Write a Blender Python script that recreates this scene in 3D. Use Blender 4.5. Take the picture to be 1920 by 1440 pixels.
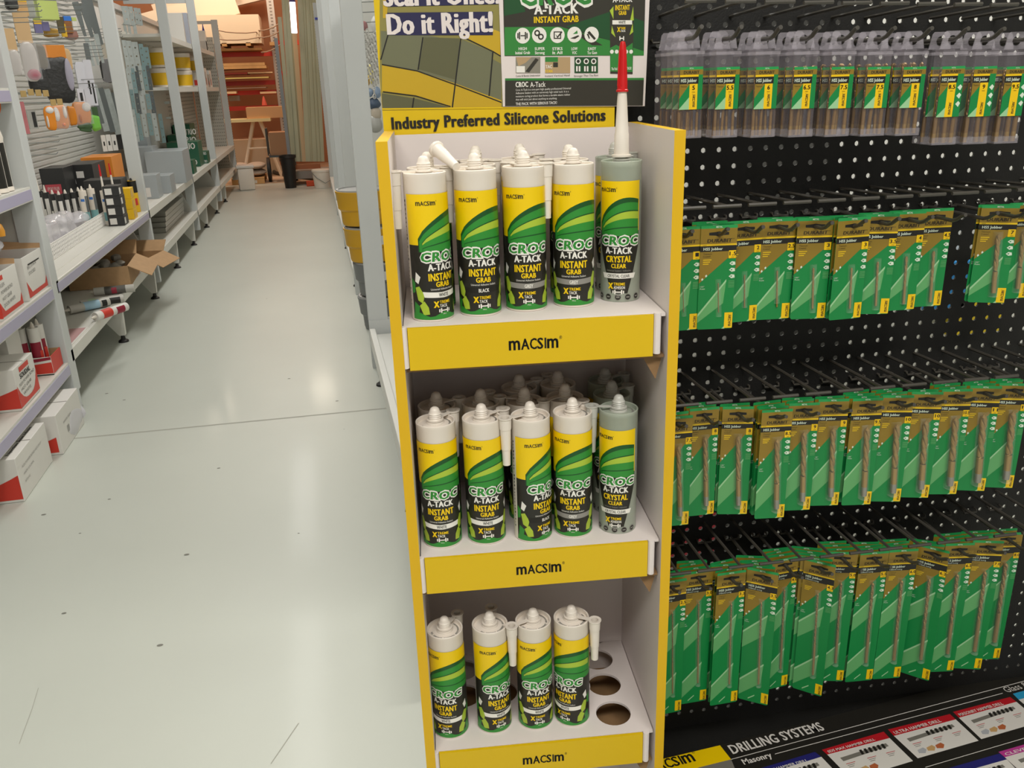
import bpy, bmesh, math, random
from mathutils import Vector, Matrix
random.seed(7)
for _o in list(bpy.data.objects):
    bpy.data.objects.remove(_o)
scene = bpy.context.scene
COL = scene.collection
PI = math.pi

# ---------------------------------------------------------------- camera
F = 1590.0                     # focal length in pixels of the 1920 x 1440 frame
CX, CY = 960.0, 720.0
CAM = Vector((0.0, 0.0, 1.46))
WX = Vector((0.9746, -0.2216, -0.0311))      # camera right in the world
WD = Vector((-0.1030, -0.3207, -0.9416))     # camera down
WF = Vector((0.1987, 0.9209, -0.3354))       # camera forward
cam_data = bpy.data.cameras.new('camera')
cam_data.sensor_width = 36.0
cam_data.lens = F / 1920.0 * 36.0
cam_data.clip_start = 0.05
cam_data.clip_end = 200
cam = bpy.data.objects.new('camera', cam_data)
COL.objects.link(cam)
cam.matrix_world = Matrix(((WX.x, -WD.x, -WF.x, CAM.x), (WX.y, -WD.y, -WF.y, CAM.y), (WX.z, -WD.z, -WF.z, CAM.z), (0, 0, 0, 1)))
scene.camera = cam

# ---------------------------------------------------------------- world, lights, exposure
world = bpy.data.worlds.new('shop_air')
scene.world = world
world.use_nodes = True
world.node_tree.nodes['Background'].inputs[0].default_value = (1.0, 0.97, 0.92, 1)
world.node_tree.nodes['Background'].inputs[1].default_value = 0.38
scene.view_settings.view_transform = 'Standard'
scene.view_settings.look = 'None'
scene.view_settings.gamma = 1.0
scene.view_settings.exposure = 0.0
scene.view_settings.use_curve_mapping = False
scene.cycles.max_bounces = 8
scene.cycles.transparent_max_bounces = 24
scene.cycles.caustics_reflective = False
scene.cycles.caustics_refractive = False
scene.cycles.sample_clamp_indirect = 6.0

def area(name, loc, sx, sy, watts, color, rot=(0, 0, 0)):
    l = bpy.data.lights.new(name, 'AREA')
    l.shape = 'RECTANGLE'
    l.size, l.size_y, l.energy, l.color = sx, sy, watts, color
    o = bpy.data.objects.new(name, l)
    o.location = loc
    o.rotation_euler = rot
    COL.objects.link(o)
    return o
LCOOL = (1.0, 0.98, 0.94)
LWARM = (1.0, 0.86, 0.68)
area('aisle_tube_light', (-0.45, 2.2, 3.6), 0.30, 2.6, 34, LCOOL)
area('aisle_tube_light', (-0.55, 6.2, 3.6), 0.30, 3.0, 56, LCOOL)
area('aisle_tube_light', (-0.6, 10.4, 3.6), 0.30, 3.0, 46, LCOOL)
area('front_tube_light', (0.05, -0.9, 3.3), 2.6, 0.5, 102, (1.0, 0.965, 0.91))
area('side_tube_light', (2.6, 4.0, 3.6), 0.30, 3.0, 110, LCOOL)
for _p, _w in (((-2.2, 15.4, 4.0), 130), ((-0.3, 15.8, 4.0), 95), ((1.6, 15.0, 4.0), 50)):
    _l = bpy.data.lights.new('yard_lamp', 'POINT'); _l.energy = _w; _l.color = LWARM; _l.shadow_soft_size = 0.25
    _o = bpy.data.objects.new('yard_lamp', _l); _o.location = _p; COL.objects.link(_o)

# ---------------------------------------------------------------- placing
def ray(x, y):
    return WX * ((x - CX) / F) + WD * ((y - CY) / F) + WF
def on_plane(x, y, p, n):
    d = ray(x, y)
    return CAM + d * ((Vector(p) - CAM).dot(n) / d.dot(n))
def at_z(x, y, z=0.0): return on_plane(x, y, (0, 0, z), Vector((0, 0, 1)))
def at_x(x, y, X): return on_plane(x, y, (X, 0, 0), Vector((1, 0, 0)))
def at_y(x, y, Y): return on_plane(x, y, (0, Y, 0), Vector((0, 1, 0)))

# ---------------------------------------------------------------- materials
def lin(h):
    r = [int(h[i:i + 2], 16) / 255 for i in (0, 2, 4)]
    return tuple(c / 12.92 if c <= 0.04045 else ((c + 0.055) / 1.055) ** 2.4 for c in r) + (1.0,)
MATS = {}
def mat(name, hx, rough=0.5, metal=0.0, spec=0.5, alpha=1.0, noise=0.0, nscale=8.0, bump=0.0, bscale=60.0, emit=0.0, trans=0.0, coat=0.0):
    if name in MATS: return MATS[name]
    m = bpy.data.materials.new(name)
    m.use_nodes = True
    nt = m.node_tree
    b = nt.nodes['Principled BSDF']
    c = lin(hx)
    b.inputs['Base Color'].default_value = c
    b.inputs['Roughness'].default_value = rough
    b.inputs['Metallic'].default_value = metal
    b.inputs['Specular IOR Level'].default_value = spec
    b.inputs['Alpha'].default_value = alpha
    b.inputs['Transmission Weight'].default_value = trans
    b.inputs['Coat Weight'].default_value = coat
    b.inputs['Coat Roughness'].default_value = 0.12
    if emit:
        b.inputs['Emission Color'].default_value = c
        b.inputs['Emission Strength'].default_value = emit
    tc = None
    if noise or bump:
        tc = nt.nodes.new('ShaderNodeTexCoord')
    if noise:
        n = nt.nodes.new('ShaderNodeTexNoise')
        n.inputs['Scale'].default_value = nscale
        n.inputs['Detail'].default_value = 5
        nt.links.new(tc.outputs['Object'], n.inputs['Vector'])
        r = nt.nodes.new('ShaderNodeValToRGB')
        r.color_ramp.elements[0].position = 0.3
        r.color_ramp.elements[1].position = 0.7
        r.color_ramp.elements[0].color = tuple(v * (1 - noise) for v in c[:3]) + (1,)
        r.color_ramp.elements[1].color = tuple(min(1, v * (1 + noise)) for v in c[:3]) + (1,)
        nt.links.new(n.outputs['Fac'], r.inputs['Fac'])
        nt.links.new(r.outputs['Color'], b.inputs['Base Color'])
    if bump:
        n2 = nt.nodes.new('ShaderNodeTexNoise')
        n2.inputs['Scale'].default_value = bscale
        n2.inputs['Detail'].default_value = 4
        nt.links.new(tc.outputs['Object'], n2.inputs['Vector'])
        bp = nt.nodes.new('ShaderNodeBump')
        bp.inputs['Strength'].default_value = bump
        bp.inputs['Distance'].default_value = 0.01
        nt.links.new(n2.outputs['Fac'], bp.inputs['Height'])
        nt.links.new(bp.outputs['Normal'], b.inputs['Normal'])
    MATS[name] = m
    return m

# ---------------------------------------------------------------- mesh building
ID = Matrix.Identity(4)
class MB:
    """Collects shapes for ONE mesh object; mi is the material slot."""
    def __init__(s):
        s.bm = bmesh.new()
    def face(s, pts, mi=0):
        vs = [s.bm.verts.new(p) for p in pts]
        f = s.bm.faces.new(vs)
        f.material_index = mi
        return f
    def box(s, x0, x1, y0, y1, z0, z1, mi=0, M=ID, bev=0.0, top=None):
        t = top or (0, 0, 0, 0)       # insets of the top face
        c = [(x0, y0, z0), (x1, y0, z0), (x1, y1, z0), (x0, y1, z0), (x0 + t[0], y0 + t[2], z1), (x1 - t[1], y0 + t[2], z1), (x1 - t[1], y1 - t[3], z1), (x0 + t[0], y1 - t[3], z1)]
        v = [s.bm.verts.new(M @ Vector(p)) for p in c]
        fs = []
        for q in ((0, 3, 2, 1), (4, 5, 6, 7), (0, 1, 5, 4), (1, 2, 6, 5), (2, 3, 7, 6), (3, 0, 4, 7)):
            f = s.bm.faces.new([v[i] for i in q]); f.material_index = mi; fs.append(f)
        if bev:
            es = list({e for f in fs for e in f.edges})
            r = bmesh.ops.bevel(s.bm, geom=es, offset=bev, segments=2, affect='EDGES', profile=0.5)
            for f in r['faces']: f.material_index = mi
        return fs
    def ring(s, c, u, v, r, n):
        return [s.bm.verts.new(c + u * (r * math.cos(2 * PI * i / n)) + v * (r * math.sin(2 * PI * i / n))) for i in range(n)]
    def skin(s, A, B, mi):
        n = len(A)
        for i in range(n):
            f = s.bm.faces.new((A[i], A[(i + 1) % n], B[(i + 1) % n], B[i])); f.material_index = mi
    def tube(s, pts, r, mi=0, n=8, caps=True, radii=None):
        pts = [Vector(p) for p in pts]
        prev = None; ref = None
        for i, p in enumerate(pts):
            d = (pts[min(i + 1, len(pts) - 1)] - pts[max(i - 1, 0)]).normalized()
            if ref is None:
                ref = Vector((0, 0, 1)) if abs(d.z) < 0.9 else Vector((1, 0, 0))
            u = d.cross(ref).normalized(); w = d.cross(u).normalized()
            ref = u.cross(d)
            R = s.ring(p, u, w, radii[i] if radii else r, n)
            if prev: s.skin(prev, R, mi)
            elif caps: s.bm.faces.new(R[::-1]).material_index = mi
            prev = R
        if caps: s.bm.faces.new(prev).material_index = mi
    def lathe(s, prof, mi=0, n=28, M=ID, close=True):
        prev = None
        for k, (r, z) in enumerate(prof):
            m = mi[k - 1] if isinstance(mi, (list, tuple)) and k else (mi if not isinstance(mi, (list, tuple)) else mi[0])
            if r < 1e-6:
                R = [s.bm.verts.new(M @ Vector((0, 0, z)))]
            else:
                R = [s.bm.verts.new(M @ Vector((r * math.cos(2 * PI * i / n), r * math.sin(2 * PI * i / n), z))) for i in range(n)]
            if prev:
                if len(prev) == 1 and len(R) == 1: pass
                elif len(prev) == 1:
                    for i in range(n): s.bm.faces.new((prev[0], R[(i + 1) % n], R[i])).material_index = m
                elif len(R) == 1:
                    for i in range(n): s.bm.faces.new((prev[i], prev[(i + 1) % n], R[0])).material_index = m
                else: s.skin(prev, R, m)
            prev = R
    def prism(s, poly, t, mi=0, M=ID, mi_side=None):
        """poly in the local xy plane, extruded by t along local z."""
        a = [s.bm.verts.new(M @ Vector((x, y, 0))) for x, y in poly]
        b = [s.bm.verts.new(M @ Vector((x, y, t))) for x, y in poly]
        s.bm.faces.new(a[::-1]).material_index = mi
        s.bm.faces.new(b).material_index = mi
        n = len(a)
        for i in range(n):
            s.bm.faces.new((a[i], a[(i + 1) % n], b[(i + 1) % n], b[i])).material_index = mi if mi_side is None else mi_side
    def plate(s, outer, holes, t, mi=0, M=ID, mi_side=None):
        """flat sheet with holes, extruded by t."""
        for z, flip in ((0, True), (t, False)):
            edges = []
            for loop in [outer] + holes:
                vs = [s.bm.verts.new(M @ Vector((x, y, z))) for x, y in loop]
                edges += [s.bm.edges.new((vs[i], vs[(i + 1) % len(vs)])) for i in range(len(vs))]
            r = bmesh.ops.triangle_fill(s.bm, edges=edges, use_beauty=True)
            for g in r['geom']:
                if isinstance(g, bmesh.types.BMFace): g.material_index = mi
        for loop in [outer] + holes:
            n = len(loop)
            for i in range(n):
                p, q = loop[i], loop[(i + 1) % n]
                s.face([M @ Vector((p[0], p[1], 0)), M @ Vector((q[0], q[1], 0)), M @ Vector((q[0], q[1], t)), M @ Vector((p[0], p[1], t))], mi if mi_side is None else mi_side)
    def blob(s, c, rx, ry, rz, mi=0, seg=14, wob=0.0, M=ID, seed=0, sq=1.0):
        rnd = random.Random(seed)
        ph = [rnd.uniform(0, 6) for _ in range(6)]
        r = bmesh.ops.create_uvsphere(s.bm, u_segments=seg, v_segments=max(6, seg // 2 + 2), radius=1)
        for v in r['verts']:
            if sq != 1.0: v.co = Vector([math.copysign(abs(q) ** sq, q) for q in v.co])
            k = 1 + wob * (math.sin(3 * v.co.x + ph[0]) + math.sin(4 * v.co.y + ph[1]) + math.sin(5 * v.co.z + ph[2])) / 2
            v.co = M @ (Vector(c) + Vector((v.co.x * rx * k, v.co.y * ry * k, v.co.z * rz * k)))
        for f in {f for v in r['verts'] for f in v.link_faces}: f.material_index = mi
    def flat(s, fl, fn):
        """adds a Flat drawing mapped to 3D by fn(u, v, layer)."""
        vm = {}
        for f in fl.bm.faces:
            vs = []
            for v in f.verts:
                if v not in vm:
                    vm[v] = s.bm.verts.new(fn(v.co.x, v.co.y, v.co.z))
                vs.append(vm[v])
            try:
                g = s.bm.faces.new(vs); g.material_index = f.material_index
            except ValueError: pass
    def done(s, name, mats, parent=None, loc=None, smooth=True, angle=35, recalc=True):
        if recalc: bmesh.ops.recalc_face_normals(s.bm, faces=s.bm.faces)
        me = bpy.data.meshes.new(name)
        s.bm.to_mesh(me); s.bm.free()
        for m in (mats if isinstance(mats, (list, tuple)) else [mats]): me.materials.append(m)
        if smooth:
            me.shade_smooth(); me.set_sharp_from_angle(angle=math.radians(angle))
        o = bpy.data.objects.new(name, me)
        COL.objects.link(o)
        if parent: o.parent = parent
        if loc is not None: o.location = loc
        return o

# ---------------------------------------------------------------- flat drawings (print and lettering)
_glyph = {}
def text_mesh(st, bold):
    k = (st, bold)
    if k not in _glyph:
        c = bpy.data.curves.new('lettering', 'FONT')
        c.body = st; c.resolution_u = 2; c.size = 1.0
        c.offset = bold if bold >= 0.09 or bold < 0 else min(bold, 0.010); c.space_character = 1 + max(0, bold) * 1.5
        o = bpy.data.objects.new('lettering', c)
        me = bpy.data.meshes.new_from_object(o)
        vs = [(v.co.x, v.co.y) for v in me.vertices]
        fs = [tuple(p.vertices) for p in me.polygons]
        bpy.data.objects.remove(o); bpy.data.curves.remove(c); bpy.data.meshes.remove(me)
        xs = [p[0] for p in vs] or [0, 1]
        _glyph[k] = (vs, fs, min(xs), max(xs))
    return _glyph[k]
CAP = 0.729
class Flat:
    """2D drawing: x, y in metres, z is a small layer number."""
    def __init__(s): s.bm = bmesh.new()
    def poly(s, pts, mi, z=0.0):
        vs = [s.bm.verts.new((x, y, z)) for x, y in pts]
        if len(vs) > 4:
            es = [s.bm.edges.new((vs[i], vs[(i + 1) % len(vs)])) for i in range(len(vs))]
            r = bmesh.ops.triangle_fill(s.bm, edges=es, use_beauty=True)
            for g in r['geom']:
                if isinstance(g, bmesh.types.BMFace):
                    g.material_index = mi
                    if g.normal.z < 0: g.normal_flip()
        else:
            f = s.bm.faces.new(vs); f.material_index = mi
            f.normal_update()
            if f.normal.z < 0: f.normal_flip()
    def rect(s, x0, y0, x1, y1, mi, z=0.0):
        s.poly([(x0, y0), (x1, y0), (x1, y1), (x0, y1)], mi, z)
    def disc(s, x, y, r, mi, z=0.0, n=20, ry=None):
        s.poly([(x + r * math.cos(2 * PI * i / n), y + (ry or r) * math.sin(2 * PI * i / n)) for i in range(n)], mi, z)
    def text(s, st, x, y, h, mi, z=0.001, width=None, bold=0.02, align='C', sx=0.8, rot=0.0, shear=0.0):
        """baseline at (x, y), cap height h; width fixes the total width."""
        vs, fs, x0, x1 = text_mesh(st, bold)
        k = h / CAP
        kx = (width / max(1e-6, x1 - x0)) if width else k * sx
        off = {'C': -(x0 + x1) / 2, 'L': -x0, 'R': -x1}[align]
        ca, sa = math.cos(rot), math.sin(rot)
        sm = (bold - 0.010) if 0.010 < bold < 0.09 else 0      # heavier stems: the glyph laid side by side
        for j, sh in enumerate((0, -sm, sm) if sm else (0,)):
            nv = []
            for a, b in vs:
                p, q = (a + off + sh) * kx + shear * b * k, b * k
                nv.append(s.bm.verts.new((x + p * ca - q * sa, y + p * sa + q * ca, z + 0.00009 * j)))
            for f in fs:
                try: s.bm.faces.new([nv[i] for i in f]).material_index = mi
                except ValueError: pass
        return (x1 - x0) * kx
    def brand(s, x, y, h, mi, z=0.001, rot=0.0, width=None):
        """the maker's wordmark: wide arched m, ACSI, arched m, ring mark."""
        w = width or h * 5.2
        ca, sa = math.cos(rot), math.sin(rot)
        def put(st, rel, hh, wd, bd=0.030):
            s.text(st, x + rel * w * ca, y + rel * w * sa, hh, mi, z, width=wd * w, bold=bd, rot=rot)
        put('m', -0.385, h * CAP / 0.56, 0.20)
        put('A', -0.185, h, 0.150)
        put('C', -0.035, h, 0.125)
        put('S', 0.093, h, 0.105)
        put('I', 0.19, h, 0.034, 0.0)
        put('m', 0.325, h * CAP / 0.56, 0.20)
        s.text('\u00ae', x + w * 0.475 * ca - h * 0.75 * sa, y + w * 0.475 * sa + h * 0.75 * ca, h * 0.3, mi, z, bold=0.0, rot=rot)
    def clip(s, x0=None, x1=None, y0=None, y1=None):
        for co, no in (((x0, 0, 0), (-1, 0, 0)), ((x1, 0, 0), (1, 0, 0)), ((0, y0, 0), (0, -1, 0)), ((0, y1, 0), (0, 1, 0))):
            if None in co: continue
            bmesh.ops.bisect_plane(s.bm, geom=s.bm.verts[:] + s.bm.edges[:] + s.bm.faces[:], plane_co=co, plane_no=no, clear_outer=True)
    def slice(s, step):
        xs = [v.co.x for v in s.bm.verts]
        a = math.ceil(min(xs) / step) * step
        while a < max(xs):
            bmesh.ops.bisect_plane(s.bm, geom=s.bm.verts[:] + s.bm.edges[:] + s.bm.faces[:], plane_co=(a, 0, 0), plane_no=(1, 0, 0))
            a += step

# ---------------------------------------------------------------- naming
def tag(o, label=None, cat=None, group=None, kind=None):
    if label: o['label'] = label
    if cat: o['category'] = cat
    if group: o['group'] = group
    if kind: o['kind'] = kind
    return o
def thing(name, label, cat, loc=(0, 0, 0), rotz=0.0, group=None):
    o = bpy.data.objects.new(name, None)
    o.empty_display_size = 0.05
    COL.objects.link(o)
    o.location = loc
    o.rotation_euler = (0, 0, rotz)
    return tag(o, label, cat, group)
def dup(root, loc=None, rotz=None, label=None, group=None):
    r = root.copy(); COL.objects.link(r)
    if loc is not None: r.location = loc
    if rotz is not None: r.rotation_euler = (0, 0, rotz)
    if label: r['label'] = label
    if group: r['group'] = group
    for ch in list(root.children):
        c = ch.copy(); COL.objects.link(c); c.parent = r
        for g in list(ch.children):
            d = g.copy(); COL.objects.link(d); d.parent = c
    return r
def struct(o):
    o['kind'] = 'structure'; return o
def frame(o, u, v):
    """matrix with local x = u, local y = v, local z = u x v at o."""
    u = Vector(u).normalized(); v = Vector(v).normalized(); n = u.cross(v)
    return Matrix(((u.x, v.x, n.x, o[0]), (u.y, v.y, n.y, o[1]), (u.z, v.z, n.z, o[2]), (0, 0, 0, 1)))
# ================================================================ room shell
FLOOR = mat('floor_epoxy', 'BEC2B9', 0.42, noise=0.035, nscale=1.1, bump=0.02, bscale=3.0, coat=0.06)
b = MB(); b.box(-6, 8, -4, 24, -0.1, 0.0, 0)
struct(b.done('floor', [FLOOR], smooth=False))
# ================================================================ materials
WHITE = mat('white_paint', 'DDDDD8', 0.42)
POSTW = mat('post_grey_paint', 'C6C9C8', 0.42, noise=0.02, nscale=3)
SHELFW = mat('shelf_paint', 'D6D4CC', 0.4, noise=0.02, nscale=4)
STRIP = mat('ticket_strip_plastic', 'A9A4BE', 0.3)
BOARDW = mat('white_board', 'E3DAD6', 0.6)
YEL = mat('yellow_print', 'DDB800', 0.45)
YEDGE = mat('yellow_edge_print', 'DDB00A', 0.5)
BROWNB = mat('brown_board', '8A6B48', 0.85, noise=0.1, nscale=40)
INK = mat('black_ink', '17150F', 0.5)
PW = mat('white_plastic', 'E9E0D4', 0.35)
NOZ = mat('nozzle_plastic', 'E4DCD0', 0.38)
LY = mat('label_yellow', 'F0CB00', 0.38)
LK = mat('label_black', '23221C', 0.38)
LG = mat('label_green', '2E8A32', 0.38)
LDG = mat('label_dark_green', '14501F', 0.38)
LL = mat('label_lime', 'A9C23A', 0.38)
LW = mat('label_white', 'ECEAE2', 0.38)
LGR = mat('label_grey', '8C8A84', 0.38)
RED = mat('red_plastic', 'C81418', 0.35)
NAVY = mat('navy_print', '22204A', 0.45)
CLEARB = mat('clear_tube_plastic', 'B9C2B2', 0.28, alpha=0.62)

# ================================================================ display stand
DO = Vector((0.0905, 1.0304, 0.0)); DU = Vector((0.992, -0.125, 0)).normalized(); DV = Vector((0.125, 0.992, 0)).normalized()
DROT = math.atan2(DU.y, DU.x)
def dloc(x, y, d):
    """pixel -> local (s, z) of the stand on the plane at depth d."""
    p = on_plane(x, y, DO + DV * d, DV) - DO
    return (p.dot(DU), p.z)
stand = thing('display_stand', 'tall yellow and white cardboard display stand with three shelves of sealant cartridges', 'display stand', DO, DROT)
def panel(x0, x1, inner_right):
    b = MB()
    fs = b.box(x0, x1, -0.012, 0.232, 0.0, 1.400, 0)
    # faces: bottom, top, front(-y), right(+x), back, left(-x)
    fs[3 if inner_right else 5].material_index = 1
    return b.done('side_panel', [YEDGE, BOARDW], stand, smooth=False)
panel(-0.0200, -0.0062, True)
panel(0.3312, 0.3450, False)
b = MB(); b.box(-0.0062, 0.3312, 0.225, 0.232, 0.0, 1.394, 0)
b.done('back_panel', [BOARDW], stand, smooth=False)
SZ = [1.1749, 0.8455, 0.5094]
HC = {}
def hole_poly(cx, cy, r, n=28): return [(cx + r * math.cos(2 * PI * i / n), cy + r * math.sin(2 * PI * i / n)) for i in range(n)]
hole_px = [(1150, 1337), (1133, 1283), (1119, 1236), (1108, 1192)]
hl = []
for (x, y) in hole_px:
    p = at_z(x, y, SZ[2]) - DO; hl.append((p.dot(DU), p.dot(DV)))
holes = [hole_poly(a, c, 0.0275) for a, c in hl]
for i in range(4):
    for k in range(1, 4):
        holes.append(hole_poly(0.043 + i * 0.061, hl[k][1] + 0.004, 0.0275))
for k, z in enumerate(SZ):
    b = MB()
    if k == 2:
        b.plate([(-0.005, -0.002), (0.330, -0.002), (0.330, 0.2245), (-0.005, 0.2245)], holes, 0.004, 0, Matrix.Translation((0, 0, z - 0.004)))
    else:
        b.box(-0.005, 0.330, -0.002, 0.2245, z - 0.004, z, 0)
    b.box(-0.005, 0.330, 0.0, 0.2245, z - 0.060, z - 0.056, 1)
    sh = b.done('shelf', [BOARDW, BROWNB], stand, smooth=False)
    b = MB()
    b.box(0.0, 0.313, -0.0075, -0.0030, z - 0.0555, z, 0)
    f = Flat(); f.brand(0.160, z - 0.036, 0.0150, 1, width=0.069)
    b.flat(f, lambda u, v, l: Vector((u, -0.0078, v)))
    b.done('shelf_front', [YEL, INK], sh, smooth=False, recalc=False)
    for sx in (-0.0052, 0.3182):
        b = MB(); b.tube([(sx, -0.006, z - 0.052), (sx, -0.006, z + 0.002)], 0.0048, 0, 10)
        b.box(sx - 0.003, sx + 0.003, -0.0025, 0.012, z - 0.05, z - 0.006, 0)
        b.done('shelf_tab', [BOARDW], sh)
    b = MB()
    b.prism([(0.303, z - 0.060), (0.329, z - 0.060), (0.321, z - 0.092)], 0.004, 0, Matrix(((1, 0, 0, 0), (0, 0, 1, 0.006), (0, 1, 0, 0), (0, 0, 0, 1))))
    b.done('shelf_flap', [BROWNB], sh, smooth=False)

# header board: printed picture and slogans
HD = 0.236
def hp(x, y): return dloc(x, y, HD)
H0, H1 = hp(720, 250), hp(1152, 244)
hx0, hx1, hz0, hz1 = H0[0], H1[0], 1.3885, 1.72
OL = mat('print_olive', '8C8444', 0.5); OD = mat('print_dark_olive', '5E5E40', 0.5); OY = mat('print_gold', 'C4A21A', 0.5); OG = mat('print_grey_green', '6E7054', 0.5)
HYEL = mat('header_yellow', 'E0BE06', 0.4)
b = MB(); b.box(hx0, hx1, HD, HD + 0.006, hz0, hz1, 0)
f = Flat()
def hpoly(pts, mi, z): f.poly([hp(*p) for p in pts], mi, z)
hpoly([(712, 207), (712, -60), (1150, -60), (1150, 200)], 1, 0.0)
hpoly([(716, 120), (780, 132), (860, 162), (940, 190), (940, 170), (940, 120), (870, 80), (780, 62), (714, 58)], 2, 0.0004)
hpoly([(716, 120), (780, 132), (850, 155), (940, 188), (940, 204), (845, 202), (780, 180), (716, 172)], 3, 0.0005)
hpoly([(716, 175), (780, 185), (850, 203), (716, 206)], 4, 0.0005)
hpoly([(865, 68), (925, 98), (938, 105), (938, 60), (925, 55)], 3, 0.0005)
hpoly([(718, 0), (718, 34), (725, 34), (728, 0)], 3, 0.0005)
hpoly([(795, 70), (862, 72), (855, 150), (786, 130)], 4, 0.0006)
hpoly([(866, 74), (924, 98), (918, 172), (858, 152)], 2, 0.0006)
for L in ([(716, 121), (782, 133), (862, 162), (940, 192)], [(718, 172), (780, 180), (845, 200)], [(865, 68), (925, 97), (940, 106)]):
    for (xa, ya), (xb, yb) in zip(L, L[1:]):
        hpoly([(xa, ya - 1.2), (xb, yb - 1.2), (xb, yb + 1.2), (xa, ya + 1.2)], 5, 0.0009)
for (xa, ya, xb, yb) in [(793, 70, 784, 131), (864, 72, 848, 202), (924, 98, 917, 180), (735, 40, 714, 112), (776, 183, 773, 204)]:
    hpoly([(xa - 1.3, ya), (xa + 1.3, ya), (xb + 1.3, yb), (xb - 1.3, yb)], 5, 0.001)
hpoly([(726, 24), (924, 22), (924, 66), (727, 66)], 6, 0.0015)
hpoly([(724, -28), (934, -28), (934, 8), (724, 13)], 6, 0.0015)
pxm = (hx1 - hx0) / 432.0
tx, tz = hp(826, 62); f.text('Do it Right!', tx, tz, 35 * pxm, 7, 0.002, width=186 * pxm, bold=0.06)
tx, tz = hp(829, 9); f.text('Seal it Once!', tx, tz, 34 * pxm, 7, 0.002, width=203 * pxm, bold=0.06)
tx, tz = hp(937, 234); f.text('Industry Preferred Silicone Solutions', tx, tz, 22 * pxm, 5, 0.002, width=398 * pxm, bold=0.055, rot=0.004)
f.poly([hp(714, 203), hp(1150, 198), hp(1150, 201), hp(714, 206)], 0, 0.0012)
f.clip(hx0 + 0.0005, hx1 - 0.0005, hz0 + 0.0005, hz1 - 0.0005)
b.flat(f, lambda u, v, l: Vector((u, HD - 0.0004 - l * 0.4, v)))
b.done('header_board', [HYEL, OL, OG, OY, OD, INK, NAVY, BOARDW], stand, smooth=False, recalc=False)

# poster standing before the header
PDD = 0.2338
def pp(x, y): return dloc(x, y, PDD)
def PF(fl, pts, mi, z): fl.poly([pp(*p) for p in pts], mi, z)
poster = thing('poster', 'dark and green product poster in a white border leaning before the yellow header', 'poster', DO, DROT)
b = MB()
q = [pp(943, 200), pp(1209, 199), pp(1222, -90), pp(932, -90)]
b.prism(q, 0.0015, 0, Matrix(((1, 0, 0, 0), (0, 0, 1, PDD), (0, 1, 0, 0), (0, 0, 0, 1))))
PK = mat('poster_black', '35332A', 0.35); PG = mat('poster_green', '35853A', 0.35); PDG = mat('poster_dark_green', '1F4F2A', 0.35); PGY = mat('poster_grey', '8A8678', 0.4); PT = mat('poster_tan', 'B59A72', 0.4)
f = Flat()
PF(f, [(946, 105), (941, -88), (1212, -88), (1207, 104)], 1, 0.0004)
PF(f, [(946, 51), (946, 104), (1207, 104), (1207, 92), (1120, 70), (1050, 50)], 2, 0.0006)
PF(f, [(945, 8), (945, 30), (985, 22), (975, -20), (944, -20)], 3, 0.0006)
PF(f, [(1060, 50), (1125, 70), (1207, 96), (1207, 40), (1150, 20)], 3, 0.0007)
PF(f, [(1090, 62), (1130, 85), (1110, 85), (1075, 60)], 1, 0.0008)
PF(f, [(947, 147), (947, 151), (1207, 150), (1207, 146)], 2, 0.0006)
PF(f, [(947, 151), (947, 199), (1205, 198), (1207, 150)], 1, 0.0006)
pm = (pp(1207, 100)[0] - pp(947, 100)[0]) / 260.0
def PT_(st, x, y, h, mi, w=None, bold=0.03, align='C', z=0.0012):
    X, Z = pp(x, y); f.text(st, X, Z, h * pm, mi, z, width=w * pm if w else None, bold=bold, align=align)
PT_('CROC', 1042, 9, 42, 4, 136, 0.10, z=0.0012)
PT_('CROC', 1042, 9, 42, 2, 128, 0.035, z=0.0016)
PT_('A-TACK', 1043, 26, 18, 4, 80, 0.05)
PT_('INSTANT GRAB', 1043, 42, 11, 5, 82, 0.04)
for x, y in [(980, 67), (1011, 66), (1045, 66), (1077, 65), (1109, 65)]:
    X, Z = pp(x, y); f.disc(X, Z, 13.5 * pm, 4, 0.0011)
def PR(x0, y0, x1, y1, mi, z=0.0016): PF(f, [(x0, y0), (x1, y0), (x1, y1), (x0, y1)], mi, z)
for dx in (-9, -6, 5, 8): PR(980 + dx - 1.2, 67 - (7 if abs(dx) < 7 else 5), 980 + dx + 1.2, 67 + (7 if abs(dx) < 7 else 5), 1)
PR(976, 66, 984, 68, 1)
for a, c in ((1007, 62), (1014, 69)):
    X, Z = pp(a, c); f.disc(X, Z, 5.5 * pm, 1, 0.0015, 12); f.disc(X, Z, 2.8 * pm, 4, 0.0018, 12)
PR(1038, 59, 1052, 73, 1, 0.0015); PR(1040, 61, 1050, 71, 4, 0.0017); PF(f, [(1041, 64), (1045, 68), (1053, 58), (1054, 61), (1045, 72)], 1, 0.0019)
PF(f, [(1069, 72), (1084, 66), (1086, 68), (1078, 73)], 1, 0.0016); PF(f, [(1074, 64), (1082, 57), (1083, 63)], 2, 0.0016)
PF(f, [(1101, 61), (1105, 58), (1117, 72), (1114, 75)], 1, 0.0016); PF(f, [(1103, 63), (1106, 72), (1104, 73), (1100, 64)], 1, 0.0016)
for x, a, c in [(980, 'HIGH', 'Initial Grab'), (1012, 'SUPER', 'Strong'), (1045, 'STIKS', 'It All'), (1077, 'LOW', 'VOC'), (1110, 'EASY', 'To Gun')]:
    PT_(a, x, 94, 5.2, 4, 5.0 * len(a) * 0.75, 0.03); PT_(c, x, 101.5, 5.2, 4, min(27, 3.0 * len(c)), 0.03)
for x0, x1, base in ((967, 1013, 6), (1022, 1069, 7), (1077, 1121, 3)):
    PR(x0, 107, x1, 137, base, 0.001)
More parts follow.
